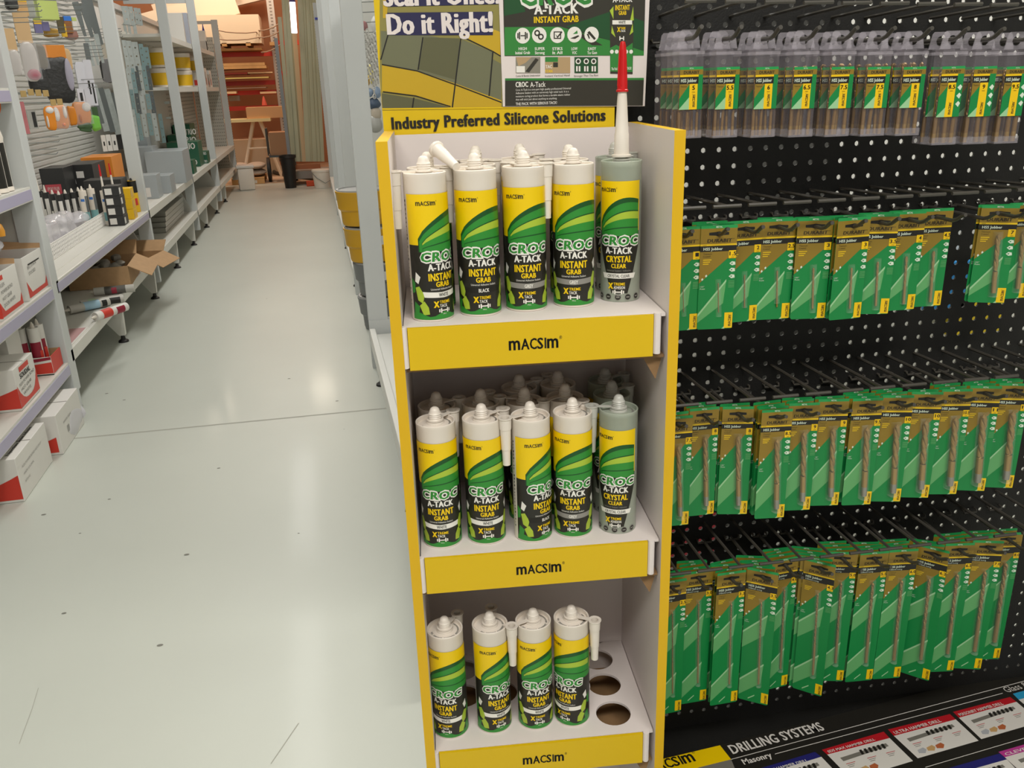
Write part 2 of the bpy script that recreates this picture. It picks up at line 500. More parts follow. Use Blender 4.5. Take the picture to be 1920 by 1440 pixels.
PF(f, [(985, 134), (1004, 109), (1010, 112), (992, 136)], 1, 0.0014); PF(f, [(967, 107), (997, 107), (985, 118), (972, 124)], 7, 0.0013); PR(968, 124, 984, 136, 4, 0.0012)
PR(1022, 107, 1046, 116, 2, 0.0013); PR(1037, 117, 1046, 126, 1, 0.0014); PT_('TAC', 1029, 128, 6, 4, 12); PT_('STAN', 1029, 136, 5, 5, 13)
for x in (1084, 1099, 1113):
    X, Z = pp(x, 115); f.disc(X, Z, 5 * pm, 4, 0.0014, 14); f.disc(X, Z, 3 * pm, 1, 0.0016, 14); PR(x - 4, 124, x + 4, 134, 4, 0.0014); PR(x - 1, 123, x + 1, 135, 1, 0.0016)
for x, st in ((990, 'Cures & Bonds Underwater'), (1045, 'Instant Vertical Hold'), (1099, 'Stronger Than The Rest')): PT_(st, x, 143.5, 3.6, 1, 46, 0.0)
PT_('CROC', 967, 163.5, 9.5, 4, 23, 0.05, 'L'); PT_('A-Tack', 994, 163.5, 9.5, 4, 29, 0.01, 'L')
for k, st in enumerate(['Croc A-Tack is a one-part high quality professional Universal', 'Adhesive Sealant with an extremely high initial tack. It is a', 'moisture curing product that forms a durable elastic rubber', 'that will stick just about anything to anything.']):
    PT_(st, 967, 170.5 + 6 * k, 3.6, 4, [104, 100, 103, 78][k], 0.0, 'L')
PT_('THE PACK WITH SERIOUS TACK!', 967, 197.5, 5.0, 4, 78, 0.015, 'L')
# printed cartridge on the right of the poster
PF(f, [(1143, -60), (1144, 138), (1186, 139), (1190, -60)], 1, 0.0010)
PF(f, [(1143, 20), (1150, 36), (1150, 12)], 8, 0.0012); PF(f, [(1187, 12), (1181, 40), (1188, 38)], 8, 0.0012); PF(f, [(1147, 48), (1154, 70), (1146, 62)], 8, 0.0012); PF(f, [(1186, 44), (1180, 66), (1187, 60)], 8, 0.0012)
PT_('A-TACK', 1167, 4, 10, 4, 36, 0.04); PT_('INSTANT', 1167, 19, 9, 5, 27, 0.04); PT_('GRAB', 1167, 28, 7, 5, 14, 0.04)
PR(1148, 38, 1185, 46, 4, 0.0013); PT_('WHITE', 1166, 44.5, 5, 1, 13, 0.02, z=0.0018)
PT_('X', 1160, 60, 9, 5, 6, 0.05); PT_('TREME', 1168, 55, 4, 5, 9); PT_('TACK', 1168, 60, 4, 4, 9)
PR(1161, 68, 1163, 76, 4); PR(1168, 68, 1170, 76, 4); PR(1163, 71, 1168, 73, 4)
PF(f, [(1144, 90), (1144, 134), (1186, 135), (1186, 80), (1170, 92), (1155, 84)], 2, 0.0012)
for x in (1147, 1156, 1165, 1174, 1183):
    X, Z = pp(x, 97); f.disc(X, Z, 3.6 * pm, 4, 0.0016, 12)
PT_('The Pack With Serious TACK!', 1165, 131, 5, 4, 38, 0.02)
b.flat(f, lambda u, v, l: Vector((u, PDD - 0.0003 - l * 0.4, v)))
b.done('poster_sheet', [BOARDW, PK, PG, PDG, LW, LY, PGY, PT, LL], poster, smooth=False, recalc=False)

# ================================================================ sealant cartridges
R0, HT = 0.0270, 0.1845
def label_flat(kind):
    """0 yellow 1 black 2 green 3 dark green 4 lime 5 white 6 band 7 grey"""
    f = Flat(); cc = kind == 'clear'
    x0, x1 = (-0.027, 0.034) if cc else (-0.041, 0.060)
    if not cc:
        f.rect(x0, 0.003, x1, 0.160, 1, 0.0)
        f.rect(x0, 0.098, x1, 0.160, 0, 0.0003)
    else:
        f.poly([(-0.027, 0.095), (0.034, 0.095), (0.034, 0.078), (0.016, 0.012), (-0.006, 0.012), (-0.027, 0.078)], 1, 0.0)
        f.rect(x0, 0.095, x1, 0.160, 0, 0.0003)
    # plain green field between the yellow and the black
    def field(mi, z, xa, xb, ya, yb, sag):
        """a broad plain band rising from lower left to upper right"""
        n = 12; xb = min(xb, x1 if not cc else 0.032)
        top = [(xa + (xb - xa) * i / n, ya + (yb - ya) * (i / n) ** 0.6 + sag * math.sin(PI * i / n)) for i in range(n + 1)]
        f.poly([(xa, 0.0895)] + top + [(xb, 0.0895)], mi, z)
    field(3, 0.0005, -0.0255, 0.050, 0.106, 0.136, 0.011)
    field(2, 0.0007, -0.0240, 0.050, 0.103, 0.131, 0.009)
    field(3, 0.0009, -0.0205, 0.046, 0.101, 0.1215, 0.0065)
    field(4, 0.0011, -0.0200, 0.045, 0.1003, 0.1200, 0.0062)
    field(2, 0.0013, -0.0210, 0.046, 0.0975, 0.1105, 0.005)
    field(3, 0.0015, -0.0200, 0.044, 0.0945, 0.1000, 0.003)
    field(2, 0.0017, -0.0195, 0.044, 0.0938, 0.0985, 0.0026)
    f.brand(-0.0125, 0.1465, 0.0054, 1, 0.0012, width=0.0265)
    c = 0.0035
    for dx, dy, b_, m, z in ((0, 0, 0.13, 5, 0.0020), (0, 0, 0.045, 2, 0.0024)):
        f.text('CROC', c, 0.0775, 0.0122, m, z, width=0.0570 if m == 5 else 0.0535, bold=b_, shear=0.10)
    f.text('A-TACK', c, 0.0658, 0.0090, 5, 0.0014, width=0.0365, bold=0.06)
    if cc:
        f.text('CRYSTAL', c, 0.0545, 0.0088, 0, 0.0014, width=0.035, bold=0.05)
        f.text('CLEAR', c, 0.0467, 0.0060, 0, 0.0014, width=0.0195, bold=0.05)
        f.text('Universal Sealant / Adhesive', c, 0.0420, 0.0026, 7, 0.0014, width=0.033, bold=0.0)
        f.poly([(-0.0205, 0.0395), (-0.0180, 0.0325), (0.0250, 0.0325), (0.0275, 0.0395)], 5, 0.0012)
        f.text('CRYSTAL CLEAR', c, 0.0340, 0.0042, 1, 0.0016, width=0.030, bold=0.02)
    else:
        f.text('INSTANT', c, 0.0530, 0.0098, 0, 0.0014, width=0.0365, bold=0.05)
        f.text('GRAB', c, 0.0450, 0.0068, 0, 0.0014, width=0.0190, bold=0.05)
        f.text('Universal Adhesive Sealant', c, 0.0408, 0.0027, 5, 0.0014, width=0.033, bold=0.0)
        f.poly([(-0.0235, 0.0392), (0.001, 0.0378), (0.030, 0.0392), (0.0285, 0.0320), (0.0035, 0.0306), (-0.0215, 0.0320)], 6, 0.0012)
        f.text({'white': 'WHITE', 'black': 'BLACK', 'grey': 'GREY'}[kind], c, 0.0322, 0.0048, {'white': 1, 'black': 5, 'grey': 5}[kind], 0.0016, width=0.0135 if kind != 'grey' else 0.011, bold=0.03)
        # lime and green shards round the sides
        for s, o in ((-1, 0.002), (1, 0.005)):
            def S(p): return [(o + s * a, v) for a, v in p]
            f.poly(S([(0.029, 0.072), (0.042, 0.088), (0.042, 0.060), (0.031, 0.064)]), 1, 0.0004)
            f.poly(S([(0.0275, 0.058), (0.034, 0.064), (0.036, 0.052), (0.031, 0.049)]), 5, 0.0005)
            f.poly(S([(0.0235, 0.035), (0.030, 0.046), (0.036, 0.044), (0.033, 0.028), (0.026, 0.024)]), 4, 0.0005)
            f.poly(S([(0.019, 0.019), (0.024, 0.027), (0.031, 0.021), (0.026, 0.009), (0.018, 0.010)]), 4, 0.0005)
            f.poly(S([(0.031, 0.020), (0.039, 0.026), (0.041, 0.010), (0.033, 0.008)]), 2, 0.0005)
            f.poly(S([(0.036, 0.050), (0.042, 0.056), (0.042, 0.036), (0.037, 0.038)]), 2, 0.0005)
        n = 16
        f.poly([(x0, 0.003)] + [(x0 + (x1 - x0) * i / n, 0.0095 + 0.003 * math.sin(i * 1.1)) for i in range(n + 1)] + [(x1, 0.003)], 2, 0.0008)
    f.text('X', c - 0.0105, 0.0185, 0.0085, 0, 0.0014, width=0.0065, bold=0.07)
    f.text('TREME', c - 0.0062, 0.0232, 0.0040, 0, 0.0014, width=0.0150, bold=0.03, align='L')
    f.text('ADHESION' if cc else 'TACK', c - 0.0062, 0.0183, 0.0040, 5, 0.0014, width=0.0150 if cc else 0.0105, bold=0.03, align='L')
    for s in (-1, 1):
        f.rect(c + s * 0.0045 - 0.0009, 0.0110, c + s * 0.0045 + 0.0009, 0.0170, 5, 0.0014)
        f.rect(c + s * 0.0070 - 0.0008, 0.0120, c + s * 0.0070 + 0.0008, 0.0160, 5, 0.0014)
    f.rect(c - 0.0036, 0.0132, c + 0.0036, 0.0148, 5, 0.0014)
    f.text('290mL', c, 0.0088, 0.0016, 5, 0.0014, width=0.005, bold=0)
    if cc:
        for k in range(5):
            f.disc(-0.024 + 0.0135 * k, 0.0070, 0.0045, 7, 0.0006, 16); f.disc(-0.024 + 0.0135 * k, 0.0070, 0.0038, 1, 0.0009, 16)
            f.rect(-0.0262 + 0.0135 * k, 0.0062, -0.0218 + 0.0135 * k, 0.0078, 7, 0.0011)
    else:
        for k in range(26):   # fine print on the plain back strip
            f.rect(-0.0475, 0.020 + k * 0.0052, -0.0475 + random.choice((0.001, 0.0018, 0.0026)), 0.0215 + k * 0.0052 + random.choice((0, 0.0012)), 1, 0.0003)
    f.slice(0.0025)
    return f
def wrap(u, v, l):
    a = -PI / 2 + u / R0; r = R0 + 0.00022 + l * 0.28
    return Vector((r * math.cos(a), r * math.sin(a), v))
protos = {}
def make_cartridge(kind):
    t = thing('sealant_cartridge', 'sealant cartridge', 'sealant cartridge')
    m = CLEARB if kind == 'clear' else PW
    b = MB()
    b.lathe([(0, 0.0012), (R0 - 0.0018, 0.0012), (R0 - 0.0010, 0), (R0 - 0.0003, 0.0008), (R0 - 0.0002, 0.002), (R0 - 0.0002, 0.1795), (R0, 0.1800), (R0, 0.1838), (R0 - 0.0008, HT), (R0 - 0.0024, 0.1836), (R0 - 0.0026, 0.1782), (0.012, 0.1806), (0.0095, 0.1812), (0, 0.1812)], 0, 40)
    rnd = random.Random(3)
    for k in range(34):       # lot code printed round the top
        a = -2.6 + k * 0.115
        if rnd.random() < 0.15: continue
        c, s_ = math.cos(a), math.sin(a); e = Vector((c, s_, 0)); tq = Vector((-s_, c, 0))
        w = rnd.uniform(0.0005, 0.0010)
        b.face([e * 0.0185 - tq * w + Vector((0, 0, 0.1799)), e * 0.0185 + tq * w + Vector((0, 0, 0.1799)), e * 0.0212 + tq * w + Vector((0, 0, 0.1793)), e * 0.0212 - tq * w + Vector((0, 0, 0.1793))], 1)
    b.done('tube', [m, LGR], t)
    b = MB(); b.flat(label_flat(kind), wrap)
    b.done('label', [LY, LK, LG, LDG, LL, LW, {'white': LW, 'black': INK, 'grey': LGR, 'clear': LW}[kind], LGR], t, recalc=False)
    b = MB()
    prof = [(0.0125, 0.1806), (0.0118, 0.1830), (0.0092, 0.1842)]
    for k in range(4): prof += [(0.0082, 0.1850 + k * 0.0026), (0.0090, 0.1862 + k * 0.0026), (0.0082, 0.1873 + k * 0.0026)]
    prof += [(0.0074, 0.1960), (0.0070, 0.1985), (0.0055, 0.2015), (0.0030, 0.2032), (0, 0.2036)]
    b.lathe(prof, 0, 22)
    b.done('tip', [NOZ if kind != 'clear' else mat('clear_tip_plastic', 'CFCFC6', 0.3, alpha=0.8)], t)
    b = MB()
    nm = NOZ if kind != 'clear' else mat('clear_tip_plastic', 'CFCFC6', 0.3, alpha=0.8)
    D = R0 + 0.0100
    MM = Matrix.Translation((D, 0, 0))
    b.lathe([(0.0055, 0.1868), (0.0082, 0.1872), (0.0098, 0.1872), (0.0100, 0.1860), (0.0086, 0.1846), (0.0080, 0.1700), (0.0074, 0.1696), (0.0066, 0.1400), (0.0060, 0.1396), (0.0054, 0.1170), (0.0040, 0.1170), (0.0046, 0.1400), (0.0055, 0.1868)], 0, 20, MM)
    b.lathe([(0.0090, 0.1846), (0.0116, 0.1846), (0.0116, 0.1862), (0.0090, 0.1862), (0.0090, 0.1846)], 0, 22)
    b.box(0.010, D - 0.0085, -0.0032, 0.0032, 0.1852, 0.1864, 0)
    b.done('nozzle', [nm], t)
    return t
for k_ in ('white', 'black', 'grey', 'clear'): protos[k_] = [make_cartridge(k_), False]
def cartridge(kind, pos, yaw, noz, label, group):
    """yaw turns the label right of the camera, noz is the compass angle of the hanging nozzle (0 = +x, 90 = away)."""
    pr = protos[kind]
    rz = -math.atan2(pos.x, pos.y) + math.radians(yaw)
    if pr[1]: t = dup(pr[0], pos, rz, label, group)
    else:
        t = pr[0]; pr[1] = True; t.location = pos; t.rotation_euler = (0, 0, rz); t['label'] = label; t['group'] = group
    for ch in t.children:
        if ch.name.startswith('nozzle'): ch.rotation_euler = (0, 0, math.radians(noz) - rz)
    return t
GT = ['cartridges on the top shelf', 'cartridges on the middle shelf', 'cartridges on the bottom shelf']
fronts = [
 [('white', 813, 604, 26, 182, 'leftmost front cartridge on the top shelf, white band, label turned right'),
  ('black', 902, 594, 4, 150, 'cartridge with BLACK band at the front of the top shelf'),
  ('grey', 988, 585, 0, 110, 'left of the two GREY band cartridges at the front of the top shelf'),
  ('grey', 1076, 577, -7, 186, 'right GREY band cartridge on the top shelf, nozzle hanging on its left'),
  ('clear', 1162, 567, -12, 60, 'translucent clear cartridge under a tall red tipped nozzle on the top shelf')],
 [('white', 832, 1029, -9, 40, 'leftmost front cartridge on the middle shelf with WHITE band'),
  ('white', 914, 1022, -3, 25, 'WHITE band cartridge second from the left at the front of the middle shelf'),
  ('black', 1000, 1018, 36, 190, 'BLACK band cartridge turned to show its plain strip on the middle shelf'),
  ('grey', 1075, 1009, -8, 50, 'GREY band cartridge at the front of the middle shelf'),
  ('clear', 1157, 1002, -14, 160, 'translucent clear cartridge at the front of the middle shelf')],
 [('white', 848, 1386, -24, 50, 'leftmost of the four white cartridges on the bottom shelf'),
  ('white', 928, 1376, 16, 75, 'bottom shelf cartridge second from the left, nozzle standing behind it'),
  ('white', 1005, 1369, 6, 196, 'bottom shelf cartridge with a nozzle hanging on its left side'),
  ('white', 1073, 1363, -32, -35, 'rightmost bottom shelf cartridge with nozzle hanging in front at right')]]
backrow = [[1, 2, 2, 3, 2], [1, 1, 2, 2, 2], [0, 0, 0, 0]]
bkinds = [['white', 'black', 'grey', 'grey', 'clear'], ['white', 'white', 'black', 'grey', 'clear'], []]
ordw = ['directly behind', 'two behind', 'three behind']
for r in range(3):
    for i, (kind, x, y, yaw, noz, lab) in enumerate(fronts[r]):
        p = at_z(x, y, SZ[r]); away = Vector((p.x, p.y, 0)).normalized()
        c = p + away * R0
        c.z = SZ[r] + 0.0002
        cartridge(kind, c, yaw, noz, lab, GT[r])
        for k in range(backrow[r][i]):
            q = c + Vector((0.012, 0.0600, 0)) * (k + 1) if r == 0 else c + Vector((0.010, 0.0580, 0)) * (k + 1)
            if r == 1 and i in (2, 3): q += Vector((-0.004 * (k + 1), 0, 0))
            if (q - DO).dot(DV) > 0.225 - R0 - 0.002: continue
            nm = ['white', 'BLACK', 'left GREY', 'right GREY', 'clear'][i] if r == 0 else ['first', 'second', 'third', 'fourth', 'clear'][i]
            cartridge(bkinds[r][i], q, random.uniform(-20, 20), [20, 60, 150, 200, 30, 100][(i + k * 2) % 6], 'cartridge %s the %s front cartridge on the %s shelf' % (ordw[k], nm, ['top', 'middle'][r]), GT[r])
# a nozzle flipped up against the tip of the second cartridge in the first column
_t = [o for o in COL.objects if o.get('label') == 'cartridge directly behind the white front cartridge on the top shelf'][0]
for ch in list(_t.children):
    if ch.name.startswith('nozzle'): bpy.data.objects.remove(ch)
_L = (Matrix.Translation(_t.location) @ Matrix.Rotation(_t.rotation_euler.z, 4, 'Z')).inverted()
_a, _b = at_y(818, 279, 1.115), at_y(856, 313, 1.066)
b = MB(); _d = (_b - _a)
b.tube([_L @ (_a + _d * q) for q in (0, 0.06, 0.08, 0.5, 0.52, 1.0)], 0.006, 0, 18, radii=[0.0105, 0.0100, 0.0086, 0.0074, 0.0068, 0.0054])
b.tube([_L @ (_a + Vector((0, 0.004, -0.008))), _L @ (_a + Vector((-0.012, 0.012, -0.012))), Vector((0, 0, 0.188))], 0.0018, 0, 6)
b.done('nozzle', [NOZ], _t)
# long nozzle with a red cap standing on the clear cartridge of the top shelf
cl = at_z(1162, 567, SZ[0]); cl = cl + Vector((cl.x, cl.y, 0)).normalized() * R0
nz = thing('applicator_nozzle', 'long white applicator nozzle with red cap standing on the top shelf clear cartridge', 'nozzle', (cl.x, cl.y, SZ[0] + 0.2010))
b = MB(); b.lathe([(0.0100, -0.012), (0.0128, -0.012), (0.0128, -0.0095), (0.0098, -0.009), (0.0094, 0.016), (0.0086, 0.018), (0.0066, 0.055), (0.0054, 0.072), (0, 0.072)], 0, 24)
b.done('cone', [NOZ], nz)
b = MB(); b.lathe([(0.0078, 0.068), (0.0078, 0.070), (0.0066, 0.071), (0.0062, 0.082), (0.0050, 0.090), (0.0042, 0.122), (0.0030, 0.127), (0, 0.128)], 0, 20)
for k in range(6):
    a = k * PI / 3; e = Vector((math.cos(a), math.sin(a), 0))
    b.tube([e * 0.0060 + Vector((0, 0, 0.075)), e * 0.0040 + Vector((0, 0, 0.118))], 0.0010, 0, 6)
b.done('cap', [RED], nz)
# ================================================================ black pegboard wall with drill bits
PEG = mat('pegboard_black', '0F0E0B', 0.65, noise=0.12, nscale=90, bump=0.12, bscale=320)
PEGH = mat('pegboard_hole_edge', '3A3934', 0.5)
WIRE = mat('hook_black', '4A4741', 0.36)
CG = mat('card_green', '0E8440', 0.4); CGL = mat('card_light_green', '62A868', 0.4); CGT = mat('card_top_green', '259A50', 0.4); CGOLD = mat('card_gold', '8E7424', 0.38); CGB = mat('card_black', '1D1B17', 0.4); CBACK = mat('card_back', '6A6A52', 0.6)
CW = mat('card_white', 'D8E4D2', 0.4); CYEL = mat('card_yellow', 'F2C60A', 0.4); CINK = mat('card_dark_ink', '3A2D12', 0.45)
BRONZE = mat('drill_bronze', 'A68648', 0.34, metal=0.55); STEEL = mat('drill_steel', '98948A', 0.35, metal=0.6)
BLIS = mat('blister_plastic', 'E8EEE4', 0.10, alpha=0.10)
CASE = mat('case_plastic', 'BEB6BE', 0.14, alpha=0.11)
CASEE = mat('case_edge_plastic', 'C6C0C8', 0.18, alpha=0.26)
PP = 0.0254
PO = Vector((0.558, 1.253, 1.377)); PX = Vector((0.998, -0.064, 0)).normalized(); PN = Vector((0.064, 0.998, 0)).normalized()
PROT = math.atan2(PX.y, PX.x)
def wall(c, z, d=0.0): 
    q = PO + PX * (c * PP) - PN * d
    return Vector((q.x, q.y, z))
def pcol(x, y, d): return (on_plane(x, y, PO - PN * d, PN) - PO).dot(PX) / PP
DECKZ = 0.25
pst = thing('pegboard_stand', 'black perforated pegboard stand with a black base deck', 'pegboard stand', (PO.x, PO.y, 0), PROT)
b = MB()
C0, C1 = -8, 38
ZT = PO.z + 13.5 * PP
n = 8; rr = 0.0041
for r in range(-13, 44):
    for c in range(C0, C1):
        cx, cz = c * PP, PO.z - r * PP
        x0, x1, z0, z1 = cx - PP / 2, cx + PP / 2, cz - PP / 2, cz + PP / 2
        H = [Vector((cx + rr * math.cos(2 * PI * (i + .5) / n), 0, cz + rr * math.sin(2 * PI * (i + .5) / n))) for i in range(n)]
        o = [(x1, cz - PP * .22), (x1, cz + PP * .22), (cx + PP * .22, z1), (cx - PP * .22, z1), (x0, cz + PP * .22), (x0, cz - PP * .22), (cx - PP * .22, z0), (cx + PP * .22, z0)]
        o = [Vector((p[0], 0, p[1])) for p in o]
        hv = [b.bm.verts.new(p) for p in H]; ov = [b.bm.verts.new(p) for p in o]; bv = [b.bm.verts.new(p + Vector((0, 0.0035, 0))) for p in H]
        # ring i=-1 is the hole vertex between the outer pair (n-1, 0)
        for i in range(n):
            b.bm.faces.new((ov[i], ov[(i + 1) % n], hv[i % n], hv[(i - 1) % n]))
            b.bm.faces.new((hv[i], hv[(i + 1) % n], bv[(i + 1) % n], bv[i])).material_index = 1
        for k, (px_, pz_) in enumerate([(x1, z1), (x0, z1), (x0, z0), (x1, z0)]):
            cv = b.bm.verts.new((px_, 0, pz_))
            b.bm.faces.new((ov[2 * k + 1], cv, ov[2 * k + 2 if 2 * k + 2 < n else 0]))
bmesh.ops.remove_doubles(b.bm, verts=b.bm.verts, dist=1e-5)
b.done('pegboard', [PEG, PEGH], pst, smooth=False)
b = MB()
xl, xr = C0 * PP - 0.0127, C1 * PP - 0.0127
xd = -0.088; b.box(xd, xr, -0.62, 0.0, DECKZ - 0.03, DECKZ, 0); b.box(xd + 0.02, xr, -0.58, -0.56, 0, DECKZ - 0.03, 0); b.box(xl, xr, 0.0, 0.02, 0, PO.z - 43.5 * PP, 0)
b.done('base_deck', [PEG], pst, smooth=False)
for x in (xl + 0.01, xr - 0.02):
    b = MB(); b.box(x, x + 0.03, 0.006, 0.05, 0, 1.70, 0); b.done('upright', [PEG], pst, smooth=False)

# ---- hooks
def make_hook():
    t = thing('peg_hook', 'hook', 'hook')
    b = MB(); b.tube([(0, 0.0, 0), (0, -0.140, 0.0), (0, -0.150, 0.003), (0, -0.163, 0.011), (0, -0.168, 0.012)], 0.0029, 0, 8)
    b.done('prong', [WIRE], t)
    b = MB(); b.tube([(0, 0.0, 0.0365), (0, -0.158, 0.0425)], 0.0025, 0, 6); ta = b.done('ticket_arm', [WIRE], t)
    b = MB(); b.tube([(-0.0205, -0.160, 0.0425), (0.0205, -0.160, 0.0425)], 0.0027, 0, 6); b.done('ticket_bar', [WIRE], ta)
    b = MB(); b.tube([(-0.0127, 0.005, 0.004), (-0.0127, -0.006, 0.004), (-0.0127, -0.008, 0.0), (0.0127, -0.008, 0.0), (0.0127, -0.006, 0.004), (0.0127, 0.005, 0.004)], 0.0019, 0, 6)
    b.done('back_bracket', [WIRE], t)
    return t
hk0 = [make_hook(), False]
def hook(c, z, label, row):
    g = 'pegboard hooks on the %s row' % row
    if hk0[1]: return dup(hk0[0], wall(c, z), PROT, label, g)
    t = hk0[0]; hk0[1] = True; t.location = wall(c, z); t.rotation_euler = (0, 0, PROT); t['label'] = label; t['group'] = g
    return t

# ---- carded drill bits
CWD = 0.0512
def card_print(h, long):
    """0 green 1 light 2 top green 3 gold 4 black 5 white 6 yellow 7 dark ink 8 bright yellow print; origin at the slot, y up."""
    f = Flat(); t0 = 0.0128; b0 = t0 - h; w = CWD / 2
    Y = lambda t: t0 - t
    L = h - 0.047
    f.rect(-w, Y(0.0045), w, t0, 2, 0.0002)
    f.text('METAL', 0, Y(0.0036), 0.0026, 5, 0.0006, width=0.009, bold=0.02)
    s0 = (w, Y(0.0475)); s1 = (-w, Y(0.0475 + min(L * 0.34, 0.050)))
    slot = [(0.0145 * math.copysign(1, math.cos(a)) * (1 if abs(math.cos(a)) > 0.3 else 0.55) + 0.0, 0.0022 * math.sin(a)) for a in [2 * PI * (i + 0.5) / 8 for i in range(8)]]
    f.poly([(-w, Y(0.0045)), (w, Y(0.0045)), (w * 0.55, Y(0.0475)), s1], 3, 0.0002)
    f.poly([(w, Y(0.0045)), (w, Y(0.0475)), (w * 0.55, Y(0.0475))], 3, 0.0002)
    f.text('DURABIT', 0.001, Y(0.0243), 0.0052, 7, 0.0006, width=0.034, bold=0.05, shear=0.1)
    f.text('\u2122', 0.0205, Y(0.0215), 0.0022, 7, 0.0006, width=0.003, bold=0.0)
    f.rect(-w, Y(0.0292), w, Y(0.0266), 8, 0.0005)
    f.text('1 PACK', -0.020, Y(0.0288), 0.0016, 4, 0.0008, width=0.006, bold=0.0)
    bb = 0.0415 if long else 0.0375
    f.rect(-w, Y(bb), w, Y(0.0292), 4, 0.0005)
    f.text('HSS Jobber', -0.021, Y(0.0355), 0.0042, 5, 0.0008, width=0.027, bold=0.035, align='L')
    if long: f.text('150mm Long', -0.021, Y(0.0402), 0.0030, 5, 0.0008, width=0.022, bold=0.0, align='L')
    f.text('Titanium', -0.021, Y(bb + 0.0045), 0.0026, 7, 0.0006, width=0.012, bold=0.0, align='L')
    f.text('Coated', -0.021, Y(bb + 0.0080), 0.0026, 7, 0.0006, width=0.010, bold=0.0, align='L')
    for k in range(3): f.rect(-0.021, Y(bb + 0.0125 + 0.003 * k), -0.009 - 0.002 * k, Y(bb + 0.0112 + 0.003 * k), 8, 0.0006)
    # bit tip picture on the diagonal
    e = Vector((s0[0] * 0.55 - s1[0], Y(0.0475) - s1[1])).normalized(); p = Vector(s1); nn = Vector((-e.y, e.x))
    for k in range(4):
        q = p + e * (0.002 + k * 0.0036)
        f.poly([tuple(q), tuple(q + e * 0.003), tuple(q + e * 0.0036 + nn * 0.0026), tuple(q + e * 0.0010 + nn * 0.0026)], 5 if k % 2 else 3, 0.0007)
    f.text('135\u00b0', -0.0235, s1[1] - 0.006, 0.0022, 5, 0.0006, width=0.006, bold=0.0, align='L')
    f.text('Point', -0.0235, s1[1] - 0.0092, 0.0022, 5, 0.0006, width=0.007, bold=0.0, align='L')
    # light diagonal bands
    ya = Y(0.0475 + (L * 0.30 if not long else 0.038))
    hb = (L * 0.60) if not long else 0.075
    for k in range(2 if long else 1):
        y = ya - k * 0.100
        f.poly([(0.0135, y), (0.0105, y - hb * 0.55), (-w, y - hb), (-w, y - 0.040 - (0 if long else 0.01))], 1, 0.0003)
        f.poly([(0.0135, y + 0.0008), (0.0135, y - 0.003), (-w, y - 0.0445 - (0 if long else 0.01)), (-w, y - 0.0405 - (0 if long else 0.01))], 9, 0.0004)
    f.poly([(0.002, b0 + 0.014), (0.002, b0 + 0.0165), (-0.009, b0 + 0.007), (-0.009, b0 + 0.0045)] if long else [(0.010, b0), (0.0145, b0), (0.0145, b0 + 0.005)], 9, 0.0004)
    # icons down the right side
    for k in range(3):
        y = Y(bb + 0.018 + 0.0095 * k)
        f.poly([(0.0165, y), (0.0200, y + 0.003), (0.0245, y + 0.0022), (0.0252, y - 0.002), (0.0205, y - 0.003)], 5, 0.0006)
        f.poly([(0.0185, y + 0.0005), (0.0215, y + 0.0012), (0.0205, y - 0.0012)], 0, 0.0009)
    for k in range(5): f.rect(0.0165, Y(bb + 0.0445 + k * 0.0022), 0.0250, Y(bb + 0.0436 + k * 0.0022), 1, 0.0006)
    # maker's tag
    f.rect(0.0135, b0 + (0.001 if not long else 0.003), w - 0.0004, b0 + 0.0245, 6, 0.0006)
    f.brand(0.0230, b0 + 0.0127, 0.0042, 4, 0.0009, rot=PI / 2, width=0.0185)
    return f
def make_card(h, long):
    t = thing('drill_bit_card', 'card', 'drill bit card')
    t0 = 0.0128; w = CWD / 2
    M = Matrix(((1, 0, 0, 0), (0, 0, -1, 0), (0, 1, 0, 0), (0, 0, 0, 1)))
    b = MB()
    k = 0.002
    outer = [(-w, t0 - h + k), (-w + k, t0 - h), (w - k, t0 - h), (w, t0 - h + k), (w, t0 - k), (w - k, t0), (-w + k, t0), (-w, t0 - k)]
    slot = [(-0.0140, -0.0012), (-0.0050, -0.0018), (0.0, -0.0034), (0.0050, -0.0018), (0.0140, -0.0012), (0.0140, 0.0026), (0.0050, 0.0032), (0, 0.0040), (-0.0050, 0.0032), (-0.0140, 0.0026)]
    slot = slot[::-1]
    b.plate(outer, [slot], 0.0006, 0, M, 2)
    f = card_print(h, long)
    # cut the print away over the slot: redraw the gold around it from strips
    for fc in [x for x in f.bm.faces if x.material_index == 3 and max(v.co.y for v in x.verts) > 0.004]:
        pass
    f.poly(slot[::-1], 10, 0.0004)
    b.flat(f, lambda u, v, l: Vector((u, -0.00075 - l * 0.45, v)))
    b.done('printed_card', [CG, CGL, CGT, CGOLD, CGB, CW, CYEL, CINK, mat('card_bright_line', 'E6C01A', 0.4), mat('card_pale_green', '9CCB9A', 0.4), INK], t, smooth=False, recalc=False)
    return t
